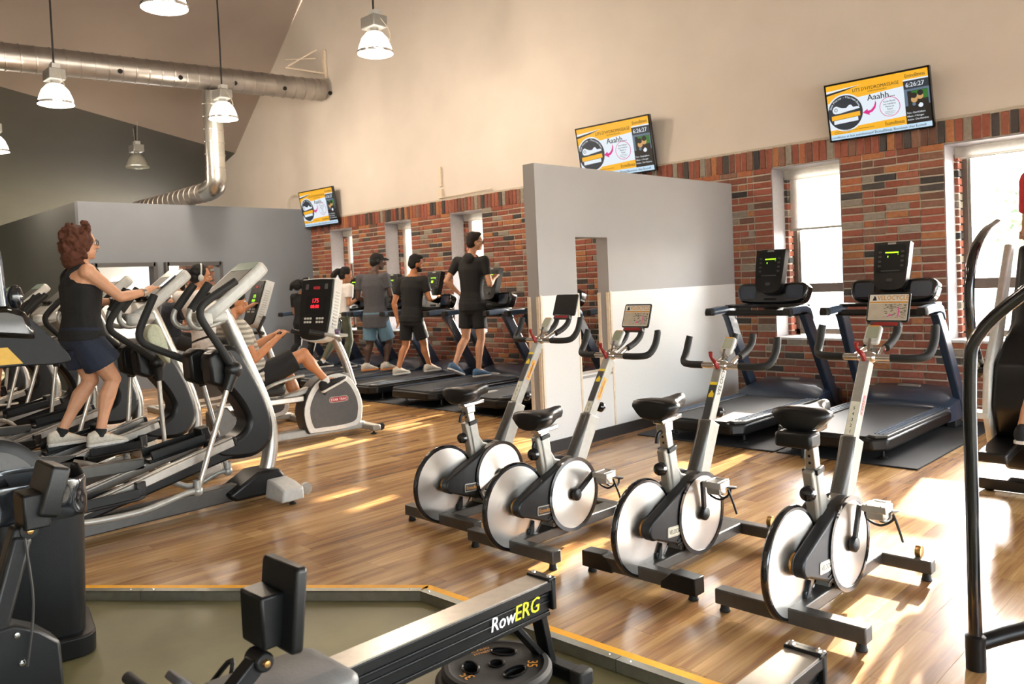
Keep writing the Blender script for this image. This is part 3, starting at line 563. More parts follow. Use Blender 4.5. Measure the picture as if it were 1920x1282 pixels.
# ---------------------------------------------------------------- spin bikes
def rotx(a): return M.Rotation(a, 3, 'X')
def spin_bike(x, yb, head, sad_z, crank, label, stick, placard, box=False, knob=True, foot_caps=False):
    e = empty('spin_bike', (x, yb, 0), label=label, cat='exercise bike', group='spin bikes on the wood floor'); hy, hz = head
    b = MB(); b.bar((0, -.03, .07), (0, .9, .07), .11, .055); b.build('base_beam', 'graphite', e, bevel=.006)
    b = MB(); b.box((0, 0, .068), (.64, .065, .065)); b.build('rear_bar', 'graphite', e, bevel=.006)
    b = MB(); b.box((0, .87, .068), (.54, .06, .06)); b.build('front_bar', 'graphite', e, bevel=.006)
    if foot_caps:
        for s_ in (-1, 1):
            b = MB(); b.loft([[V((s_*q, yy, zz)) for yy, zz in ((-.038, .03), (.038, .03), (.038, h_), (-.038, h_))] for q, h_ in ((.14, .06), (.2, .112), (.325, .108))]); b.build('bar_cover', 'black_plastic', e, bevel=.004)
    for px, py in ((-.29, 0), (.29, 0), (-.24, .87), (.24, .87)):
        b = MB(); b.lathe([(.022, 0), (.024, .004), (.02, .012), (.016, .04)], (px, py, 0), Z, 14); b.build('levelling_foot', 'black_rubber', e)
    for s_ in (-1, 1):
        b = MB(); b.lathe([(.012, -.014), (.028, -.012), (.03, 0), (.028, .012), (.012, .014)], (s_*.2, .9, .118), X, 16); b.build('transport_wheel', 'brass', e)
    wc = V((0, .035, .262))
    b = MB(); b.lathe([(.03, -.014), (.214, -.013), (.218, -.006), (.218, .006), (.214, .013), (.03, .014)], (0, 0, 0), X, 64); o = b.build('flywheel', 'spun_metal', e); o.location = wc
    b = MB(); b.lathe([(.214, -.014), (.225, -.015), (.232, -.008), (.234, 0), (.232, .008), (.225, .015), (.214, .014)], (0, 0, 0), X, 64, True); t_ = b.build('rim', 'black_gloss', e); t_.location = wc
    b = MB(); b.lathe([(.001, .05), (.014, .049), (.022, .042), (.045, .016), (.047, .01)], wc, X, 28); b.lathe([(.001, -.05), (.022, -.042), (.045, -.016), (.047, -.01)], wc, X, 28); b.build('hub', 'brass', e)
    cc = V((0, .42, .258)); g = []
    for i in range(13): a = R(115 + i*13.5); g.append((wc.y + .05*math.cos(a), wc.z + .05*math.sin(a)))
    for i in range(25): a = R(-82 + i*8.2); g.append((cc.y + .2*math.cos(a), cc.z + .2*math.sin(a)))
    b = MB(); b.side(g, .022, .078); b.build('belt_guard', 'dark_metal', e, bevel=.01); b = MB(); b.side(g, -.078, -.022); b.build('belt_guard', 'dark_metal', e, bevel=.01)
    b = MB()
    for i in range(9):
        z_ = .15 + i*.022; b.bar((.08, .2 + i*.004, z_), (.08, .30 - abs(i-4)*.008, z_ + .012), .004, .006)
    o = b.build('guard_ribs', 'black_plastic', e, sm=0); o['kind'] = 'stuff'
    b = MB(); b.lathe([(.186, .0), (.204, .0), (.205, .012), (.185, .012)], cc + V((.074, 0, 0)), X, 48, True); b.build('guard_ring', 'black_gloss', e)
    b = MB(); b.lathe([(.001, 0), (.187, 0), (.187, .004), (.001, .006)], (0, 0, 0), X, 56); o = b.build('pulley_disc', 'spun_metal', e); o.location = cc + V((.078, 0, 0))
    # sticker on the belt guard
    u_ = V((0, 1, -.08)).normalized(); n_ = V((0, .08, 1)).normalized(); so = V((.079, .20, .222))
    b = MB(); b.plate(rrect(.155, .05, .008, 2), so, u_, n_, 0, .002); b.build('sticker', 'silver', e, sm=0)
    b = MB(); b.plate(rrect(.142, .038, .004, 2), so, u_, n_, 0, .0028); b.build('sticker_print', 'dark_label' if stick[0] == 'e' else 'cream_label', e, sm=0)
    b = MB(); b.text('Econofitness' if stick[0] == 'e' else 'VELOCYCLE', .03, so - u_*.065 - n_*.01, u_, n_, sx=.78 if stick[0] == 'e' else .74, lift=.0034); b.build('lettering', 'orange_print' if stick[0] == 'e' else 'black_print', e, sm=0)
    # cast frame: V between seat post and handlebar post
    seat0, seat1 = V((0, .30, .36)), V((0, .262, .60)); sd = (seat1 - seat0).normalized()
    fr = [(.245, .36), (.20, .60), (.265, .615), (.30, .53), (.345, .465), (.42, .44), (.49, .455), (.55, .545), (.60, .50), (.58, .36), (.45, .30), (.33, .30)]
    b = MB(); b.side(fr, -.024, .024); b.build('frame', 'cast_grey', e, bevel=.008)
    b = MB(); b.bar(seat0, seat1, .062, .062, Y); b.build('seat_tube', 'silver_paint', e, bevel=.008)
    b = MB(); b.bar(seat1 - sd*.012, seat1 + sd*.012, .07, .07, Y); b.build('collar', 'black_plastic', e, bevel=.004)
    p1 = seat1 + sd*(sad_z - .12 - seat1.z)/sd.z
    b = MB(); b.bar(seat1 - sd*.05, p1, .046, .05, Y); b.build('seat_post', 'silver', e, bevel=.005)
    b = MB()
    for k in range(4): b.lathe([(.001, 0), (.006, 0), (.006, .002), (.001, .002)], seat1 + sd*(.035 + .03*k) + V((0, -.0255, 0)), -Y, 10)
    b.build('peg_holes', 'hole', e, sm=0)['kind'] = 'stuff'
    kp = seat0 + sd*.15
    b = MB(); b.lathe([(.008, 0), (.008, .04), (.027, .045), (.034, .06), (.03, .08), (.02, .088), (.001, .09)], kp - Y*.03, (0.15, -1, .1), 20); b.build('seat_knob', 'black_gloss', e)
    b = MB(); b.bar((.0, p1.y - .055, sad_z - .088), (.0, p1.y + .11, sad_z - .078), .06, .024); b.build('seat_slider', 'chrome', e, bevel=.005)
    b = MB(); b.bar(p1 - sd*.02, p1 + V((0, 0, .028)), .056, .066, Y); b.build('post_head', 'silver', e, bevel=.005)
    b = MB(); b.tube([(0, p1.y - .03, p1.z - .02), (0, p1.y - .06, p1.z - .03), (.0, p1.y - .07, p1.z - .07)], .01, 8, 3); b.build('slider_lever', 'black_plastic', e)
    sy = p1.y + .005; rings = []
    for yy, wd, zt, th in ((-.125, .05, -.004, .05), (-.12, .105, .0, .06), (-.09, .128, .006, .066), (-.04, .122, .004, .064), (.02, .07, -.004, .058), (.07, .036, .0, .05), (.12, .026, .006, .042), (.155, .022, .004, .036), (.165, .01, -.004, .02)):
        ring = []
        for j in range(16):
            a = 2*math.pi*j/16; cz, sz = math.cos(a), math.sin(a)
            ring.append(V((wd*cz*(1 if sz > -.2 else .82), sy + yy, sad_z + zt - .012 + (abs(sz)**.7*.036 if sz > 0 else -abs(sz)**.7*(th*1.2 - .012)))))
        rings.append(ring)
    b = MB(); b.loft(rings); b.build('saddle', 'black_plastic', e, sm=60)
    b = MB()
    for s_ in (-1, 1): b.tube([(s_*.05, sy - .1, sad_z - .045), (s_*.025, sy - .03, sad_z - .07), (s_*.022, sy + .04, sad_z - .07), (s_*.012, sy + .12, sad_z - .03)], .0045, 6, 3)
    b.build('saddle_rails', 'dark_metal', e)
    if box:
        b = MB(); b.box((-.0, sy - .12, sad_z - .1), (.16, .1, .065)); b.build('saddle_box', 'black_plastic', e, bevel=.015)
    # handlebar post
    h0, h1 = V((0, .47, .36)), V((0, hy - .005, hz - .02)); hd = (h1 - h0).normalized(); mid = h0 + hd*.36
    b = MB(); b.bar(h0, mid, .072, .085, Y); b.build('front_tube', 'graphite', e, bevel=.02)
    b = MB(); b.side([(h0.y - .02, h0.z - .04), (h0.y + .055, h0.z - .05), (mid.y + .052, mid.z - .022), (mid.y - .03, mid.z + .016)], -.0375, .0375); b.build('front_tube_sides', 'silver_paint', e, bevel=.004)
    b = MB(); b.bar(mid - hd*.04, h1, .05, .058, Y); b.build('handlebar_post', 'silver_paint', e, bevel=.005)
    uz = hd; nrm = V((0, -hd.z, hd.y)); base = lambda t_: h0 + hd*t_ + nrm*.0295; Lp = (h1 - h0).length; ST = (Lp - .30 if stick != 'k' else .53)
    b = MB(); b.plate([(-.02, .365), (.02, .365), (.02, ST), (-.02, ST)], h0 + nrm*.0295, X, hd, 0, .0012); b.build('number_strip', 'cream_label', e, sm=0)
    b = MB()
    for k in range(int((ST - .372)/.029)): b.text(str(k + 1), .022, base(.374 + .029*k), X, hd, 'c', lift=.002)
    b.build('numbers', 'black_print', e, sm=0)
    if stick != 'k':
        b = MB(); b.plate([(-.021, ST + .006), (.021, ST + .006), (.021, Lp - .1), (-.021, Lp - .1)], h0 + nrm*.0295, X, hd, 0, .0014); b.build('warning_label', 'dark_label', e, sm=0)
        b = MB(); b.plate([(-.021, Lp - .1), (.021, Lp - .1), (.021, Lp - .085), (-.021, Lp - .085)], h0 + nrm*.0295, X, hd, 0, .0014); b.plate([(-.014, Lp - .155), (.0, Lp - .13), (.016, Lp - .15), (.016, Lp - .17), (-.014, Lp - .17)], h0 + nrm*.0295, X, hd, 0, .002); b.build('warning_print', 'yellow_label', e, sm=0)['kind'] = 'stuff'
    if stick == 'v':
        b = MB(); b.text('VELOCYCLE', .042, h0 + hd*.5 + V((.0255, .012, 0)), hd, V((0, -hd.z, hd.y)), sx=.95, lift=.001); b.build('post_lettering', 'black_print', e, sm=0)
    elif stick == 'k':
        b = MB(); b.text('KEISER', .034, h0 + hd*.47 + V((.0255, .01, 0)), hd, V((0, -hd.z, hd.y)), lift=.001); b.build('post_lettering', 'red_print', e, sm=0)
    else:
        b = MB(); b.plate([(0, -.016), (.14, -.016), (.14, .016), (0, .016)], h0 + hd*(Lp - .27) + V((.0252, 0, 0)), hd, nrm, 0, .001); b.build('post_sticker', 'orange_print', e, sm=0)
        b = MB(); b.text('Econofitness', .026, h0 + hd*(Lp - .262) + V((.0265, .008, 0)), hd, nrm, sx=.85); b.build('post_lettering', 'black_print', e, sm=0)
    if knob:
        b = MB(); b.lathe([(.007, -.03), (.007, .02), (.026, .024), (.031, .045), (.024, .06), (.001, .064)], mid + hd*.05 + V((0, .03, 0)), (.25, 1, -.2), 18); b.build('post_knob', 'black_gloss', e)
    # handlebars
    hb = V((0, hy, hz)); b = MB(); b.tube([hb + V((-.15, 0, 0)), hb + V((-.08, 0, .0)), hb, hb + V((.08, 0, 0)), hb + V((.15, 0, 0))], .0165, 12, 3); b.tube([hb + V((-.06, .0, .0)), hb + V((-.04, .1, .03)), hb + V((-.045, .16, .05))], .014, 10, 3); b.tube([hb + V((.06, .0, 0)), hb + V((.04, .1, .03)), hb + V((.045, .16, .05))], .014, 10, 3); b.ell(hb, (.05, .035, .03), 14); b.build('handlebar', 'chrome', e, sm=60)
    for s_ in (-1, 1):
        b = MB(); b.tube([hb + V((s_*.11, 0, 0)), hb + V((s_*.2, .005, 0)), hb + V((s_*.255, .04, .01)), hb + V((s_*.268, .09, .06)), hb + V((s_*.268, .12, .125)), hb + V((s_*.265, .125, .145))], [.0195, .0195, .02, .02, .018], 12, 4); b.build('grip', 'black_rubber', e, sm=60)
        b = MB(); b.tube([hb + V((s_*.045, .12, .036)), hb + V((s_*.05, .19, .062)), hb + V((s_*.055, .24, .10)), hb + V((s_*.055, .26, .15))], .019, 12, 4); b.build('inner_grip', 'black_rubber', e, sm=60)
    b = MB(); b.tube([hb + V((0, -.03, -.01)), hb + V((-.005, -.045, .02)), hb + V((-.03, -.04, .045)), hb + V((-.028, -.05, .075))], [.012, .012, .008, .011], 8, 3); b.build('release_lever', 'red_plastic', e)
    mt = rotx(R(-35)); mc = hb + V((0, .075, .105)); ux, uy = X, mt @ Y; up = V((0, .62, .78)).normalized()
    b = MB(); b.bar(hb + V((0, .03, .02)), mc - up*.03, .025, .012, X); b.build('monitor_stalk', 'chrome', e)
    b = MB(); b.plate(rrect(.075, .105, .016), mc, X, up, -.022, 0); b.build('monitor', 'light_grey', e, bevel=.006)
    b = MB(); b.plate(rrect(.054, .066, .006, 2), mc + up*.01, X, up, 0, .0015); b.build('monitor_screen', 'lcd', e, sm=0)
    b = MB(); b.plate(rrect(.05, .008, .003, 1), mc + up*.046, X, up, 0, .0014); b.build('monitor_badge', 'orange_print', e, sm=0)
    if placard:
        pcn = hb + V((0, .27, .185)); up = V((0, .35, .94)).normalized()
        b = MB(); b.plate([(-.075, -.065), (.075, -.065), (.07, -.035), (-.07, -.035)], pcn, X, up, -.016, .016); b.build('tablet_holder', 'charcoal', e, bevel=.004)
        b = MB(); b.plate([(-.06, -.06), (.06, -.06), (.06, -.043), (-.06, -.043)], pcn, X, up, .016, .0172); b.build('holder_strip', 'red_plastic', e, sm=0)
        b = MB(); b.plate(rrect(.205, .155, .014), pcn + up*.04, X, up, -.012, 0); b.build('placard', 'black_plastic', e, bevel=.003)
        if placard == 'print':
            q = pcn + up*.04
            b = MB(); b.plate(rrect(.188, .135, .003, 1), q, X, up, 0, .001); b.build('poster', 'paper', e, sm=0)
            b = MB(); b.plate([(-.092, -.065), (.092, -.065), (.092, .02), (-.092, .02)], q, X, up, .001, .0013); b.build('poster_body', 'poster_beige', e, sm=0)
            b = MB(); b.plate([(-.092, .022), (.092, .022), (.092, .03), (-.092, .03)], q, X, up, .001, .0016); b.text('VELOCYCLE', .034, q + V((-.055, 0, 0)) + up*.038, X, up, sx=.82, lift=.0022); b.build('poster_heading', 'orange_print', e, sm=0)
            b = MB(); b.plate([(-.08, .036), (-.07, .062), (-.062, .05), (-.058, .036)], q, X, up, .001, .0016)
            rn = random.Random(5)
            for i in range(60):
                cx, cz = -.02 + rn.uniform(0, .1), -.055 + rn.uniform(0, .07); s_ = rn.uniform(.003, .007); b.plate([(cx, cz), (cx + s_*2, cz), (cx + s_*2, cz + .002), (cx, cz + .002)], q, X, up, .001, .0016)
            b.build('poster_print', 'black_print', e, sm=0)['kind'] = 'stuff'
            b = MB(); b.plate([(.0, -.05), (.02, -.042), (.012, -.034)], q, X, up, .001, .0018); b.plate([(.05, -.05), (.054, -.05), (.054, -.0), (.05, -.0)], q, X, up, .001, .0018); b.build('poster_mark', 'screen_magenta', e, sm=0)['kind'] = 'stuff'
    # cranks and pedals
    for s_, a in ((1, crank), (-1, crank + 180)):
        d = V((0, math.cos(R(a)), math.sin(R(a)))); c0 = cc + V((s_*.098, 0, 0)); c1 = c0 + d*.17 + V((s_*.014, 0, 0))
        b = MB(); b.bar(c0, c1, .03, .016, X); b.lathe([(.001, -.012), (.034, -.01), (.034, .012), (.02, .018), (.001, .02)], c0, X*s_, 20); b.build('crank_arm', 'dark_metal', e, bevel=.004)
        pc_ = c1 + V((s_*.075, 0, 0)); p_ = MB(); p_.box(pc_, (.1, .085, .03)); p_.box(pc_ + V((0, .05, 0)), (.07, .025, .036)); p_.box(pc_ + V((0, 0, -.03)), (.07, .06, .035)); p_.lathe([(.008, -.06), (.008, .0)], pc_, X*s_, 8)
        for q in (-.03, .03): p_.box(pc_ + V((q, 0, .014)), (.008, .085, .012))
        pd = p_.build('pedal', 'silver', e, bevel=.003)
        t_ = MB(); t_.tube([pc_ + V((-.045, .03, -.015)), pc_ + V((-.045, .11, -.035)), pc_ + V((0, .135, -.05)), pc_ + V((.045, .11, -.035)), pc_ + V((.045, .03, -.015))], .006, 6, 3); t_.tube([pc_ + V((0, .135, -.05)), pc_ + V((0, .12, -.085)), pc_ + V((0, .04, -.07)), pc_ + V((0, -.02, -.02))], .006, 6, 3); t_.build('toe_cage', 'black_plastic', e)
        t_ = MB(); t_.tube([pc_ + V((-.05, -.0, 0)), pc_ + V((-.055, .02, -.06)), pc_ + V((0, .03, -.085)), pc_ + V((.055, .02, -.05)), pc_ + V((.065, 0.0, -.02)), pc_ + V((.08, .02, -.09)), pc_ + V((.09, .03, -.14))], .0055, 6, 3); t_.build('strap', 'black_rubber', e)
    b = MB(); b.box((0, .365, .101), (.07, .16, .012)); b.side([(.31, .1), (.43, .1), (.47, .24), (.34, .24)], -.02, .02)
    for yy in (.295, .435): b.box((0, yy, .112), (.09, .025, .03))
    b.build('frame_mount', 'silver_paint', e, bevel=.003)
    b = MB()
    for s_ in (-1, 1):
        for yy in (.295, .435): b.lathe([(.001, .05), (.008, .048), (.01, .03), (.012, .01), (.012, 0)], (s_*.035, yy, .122), Z, 10)
    b.build('bolts', 'chrome', e)['kind'] = 'stuff'
    b = MB(); b.box((.0, .12, .105), (.05, .03, .04)); b.side([(.1, .08), (.145, .1), (.15, .165), (.135, .15), (.12, .12)], -.03, .03); b.build('brake_magnet', 'dark_metal', e, bevel=.003)
    return e
spin_bike(-3.72, 3.03, (.91, 1.055), .80, 205, 'spin bike farthest from the windows with a plain black tablet panel', 'e', 'black')
spin_bike(-3.03, 2.935, (.89, .985), .72, 35, 'spin bike with lowest saddle and a printed placard, before the partition', 'e', 'print')
spin_bike(-2.28, 3.04, (.785, .955), .83, 100, 'spin bike without any placard, black end caps on its rear bar', 'v', None, foot_caps=True)
spin_bike(-1.53, 3.02, (.865, 1.02), .855, 78, 'spin bike nearest the sunlit floor with placard and saddle box', 'k', 'print', box=True, knob=False)
# ---------------------------------------------------------------- treadmills (rear end at y = 0)
def treadmill(x, y, label, lit='green'):
    e = empty('treadmill', (x, y, 0), label=label, cat='treadmill')
    oc = lambda h, w_, c, y1: [(-w_ + c, 0), (w_ - c, 0), (w_, c), (w_, y1), (-w_, y1), (-w_, c)]
    b = MB(); b.plate(oc(0, .43, .09, 1.98), (0, 0, .1), X, Y, 0, .095); b.build('deck', 'black_plastic', e, bevel=.02)
    b = MB(); b.plate([(-.29, .03), (.29, .03), (.29, 1.6), (-.29, 1.6)], (0, 0, .195), X, Y, 0, .014); b.build('belt', 'belt', e, bevel=.004)
    for s_ in (-1, 1):
        b = MB(); b.plate([(s_*.30, .05), (s_*.36, .03), (s_*.425, .1), (s_*.425, 1.62), (s_*.30, 1.62)][::s_], (0, 0, .195), X, Y, 0, .022); b.build('side_rail', 'charcoal', e, bevel=.006)
        b = MB()
        for k in range(3): b.bar((s_*(.325 + k*.03), .12, .219), (s_*(.325 + k*.03), 1.55, .219), .012, .006)
        b.build('grip_ribs', 'blue_steel', e, sm=0)['kind'] = 'stuff'
    b = MB(); b.loft([[V((-w_, yy, .1)), V((-w_, yy, z_)), V((-w_*.72, yy, z_ + cr)), V((0, yy, z_ + cr*1.25)), V((w_*.72, yy, z_ + cr)), V((w_, yy, z_)), V((w_, yy, .1))] for yy, w_, z_, cr in ((1.46, .405, .212, .008), (1.50, .43, .235, .03), (1.62, .44, .262, .055), (1.9, .44, .275, .07), (2.02, .42, .25, .06), (2.07, .38, .2, .02))]); b.build('motor_hood', 'navy_plastic', e, sm=60)
    b = MB(); b.plate(rrect(.2, .035, .016), (0, 1.78, .35), X, V((0, 1, .1)), 0, .014); b.build('badge', 'silver_paint', e)
    for s_ in (-1, 1):
        ps = [(s_*.425, 1.86, .12), (s_*.42, 1.72, .35), (s_*.41, 1.46, .78), (s_*.40, 1.33, 1.0), (s_*.40, 1.27, 1.055), (s_*.40, 1.18, 1.075)]
        b = MB(); P = smooth_path(ps, 4)
        b.loft([[p + V((s_*dx, dy*1.1, dz)) for dx, dy, dz in ((-.035, -.06, -.012), (.03, -.06, -.012), (.03, .06, .012), (-.035, .06, .012))] for p in P[:-5]]); b.build('upright', 'navy_plastic', e, bevel=.012, sm=50)
        b = MB(); b.loft([[V((s_*.40 + dx, yy, z_ + dz)) for dx, dz in ((-.038, -.03), (.038, -.03), (.042, .0), (.032, .036), (-.032, .036), (-.042, 0))] for yy, z_ in ((.98, 1.075), (1.15, 1.085), (1.27, 1.085), (1.36, 1.06), (1.4, 1.0))]); b.build('handrail', 'blue_steel', e, bevel=.006, sm=60)
        b = MB(); b.loft([[V((s_*.40 + dx*q, yy, 1.073 + dz*q)) for dx, dz in ((-.038, -.03), (.038, -.03), (.042, .0), (.032, .036), (-.032, .036), (-.042, 0))] for yy, q in ((.98, 1.06), (.95, 1.06), (.93, .8))]); b.build('rail_cap', 'black_rubber', e, sm=50)
    b = MB(); b.tube([(-.37, 1.24, 1.05), (.37, 1.24, 1.05)], .028, 12); b.build('crossbar', 'black_rubber', e); b = MB(); b.box((0, 1.33, 1.115), (.82, .16, .03)); b.build('tray', 'black_plastic', e, bevel=.012)
    b = MB(); b.box((0, 1.47, 1.13), (.16, .12, .12)); b.build('console_neck', 'black_plastic', e, bevel=.02)
    up = V((0, .26, .97)).normalized(); wc = V((0, 1.46, 1.23))
    wing = smooth_path([(-.36, -.02, 0), (-.35, .09, 0), (-.2, .105, 0), (0, .08, 0), (.2, .105, 0), (.35, .09, 0), (.36, -.02, 0), (.29, -.1, 0), (0, -.115, 0), (-.29, -.1, 0)], 3, True)
    b = MB(); b.plate([(p.x, p.y) for p in wing], wc, X, up, -.1, .03); b.build('console_wing', 'black_gloss', e, bevel=.025, sm=50)
    for s_ in (-1, 1): b = MB(); b.plate(rrect(.17, .13, .03), wc + X*s_*.24 + up*.005, X, up, .03, .034); b.build('cup_pocket', 'navy_plastic', e)
    dc = V((0, 1.44, 1.44)); dsp = smooth_path([(-.13, .215, 0), (.13, .215, 0), (.15, .19, 0), (.138, -.08, 0), (.11, -.19, 0), (0, -.215, 0), (-.11, -.19, 0), (-.138, -.08, 0), (-.15, .19, 0)], 3, True)
    b = MB(); b.plate([(p.x, p.y) for p in dsp], dc, X, up, -.05, .03); b.build('display_panel', 'black_plastic', e, bevel=.014, sm=50)
    b = MB(); b.plate(rrect(.24, .25, .02), dc + up*.065, X, up, .03, .033); b.build('screen', 'screen_off', e, sm=0)
    b = MB(); b.plate(rrect(.07, .016, .007), dc + up*.202, X, up, .03, .034); b.build('badge', 'silver_paint', e, sm=0)
    b = MB(); b.plate([(-.05, .115), (.06, .115), (.06, .125), (-.05, .125)], dc, X, up, .033, .0345); b.plate([(-.03, .05), (.01, .05), (.01, .08), (-.03, .08)], dc, X, up, .033, .0345) if lit == 'two' else b.plate([(-.03, .075), (-.024, .075), (-.024, .09), (-.03, .09)], dc, X, up, .033, .0345); b.plate([(.055, .1), (.06, .1), (.06, .105), (.055, .105)], dc, X, up, .033, .0345); b.build('led_readout', 'led_green', e, sm=0)['kind'] = 'stuff'
    b = MB()
    for i in range(4):
        for s_ in (-1, 1): b.plate(rrect(.028, .018, .004, 1), dc + X*s_*.095 + up*(.0 + i*.042), X, up, .033, .0355)
    b.plate(rrect(.16, .012, .004, 1), dc - up*.045, X, up, .03, .036); b.plate(rrect(.05, .03, .01, 2), dc - up*.13, X, up, .03, .04); b.build('keys', 'charcoal', e, sm=0)['kind'] = 'stuff'
    for s_ in (-1, 1): b = MB(); b.lathe([(.035, 0), (.035, .012), (.012, .02), (.012, .1)], (s_*.34, .22, .0135), Z, 14); b.build('levelling_foot', 'dark_metal', e)
    for s_ in (-1, 1): b = MB(); b.box((s_*.36, 1.8, .058), (.08, .16, .088)); b.build('front_foot', 'black_rubber', e, bevel=.01)
    return e
TD = [(-3.80, 'black treadmill with a dark console in front of a window, beside the partition'), (-2.66, 'black treadmill nearest the bright last window, behind the last spin bike'),
      (-5.35, 'empty treadmill hidden behind the partition, seen through its slot'), (-6.6, 'empty treadmill just left of the partition, lit console'), (-7.78, 'treadmill under the man in the black hooded top'), (-8.97, 'treadmill under the bearded man in black shorts'),
      (-9.98, 'treadmill under the man in the grey tee'), (-10.97, 'treadmill under the woman in the white tee'), (-12.1, 'treadmill by the grey corner wall under the woman in black')]
for i, (x, lb) in enumerate(TD): treadmill(x, 5.92, lb, 'two' if i > 2 else 'green')
for x, w_, lb in ((-3.77, 1.34, 'black rubber mat under the treadmill beside the partition'), (-2.55, 1.06, 'black rubber mat under the treadmill nearest the last window'), (-5.55, 1.5, 'black rubber mat behind the partition end'), (-7.1, 1.5, 'black rubber mat under the treadmills left of the partition'), (-8.9, 2, 'black rubber mat under the bearded walker'), (-11.6, 3.3, 'long black rubber mat at the corner treadmills')):
    b = MB(); b.box((x, 7.0, .006), (w_, 2.08, .012)); tag(b.build('rubber_mat', 'mat_rubber', bevel=.003), lb, 'mat')
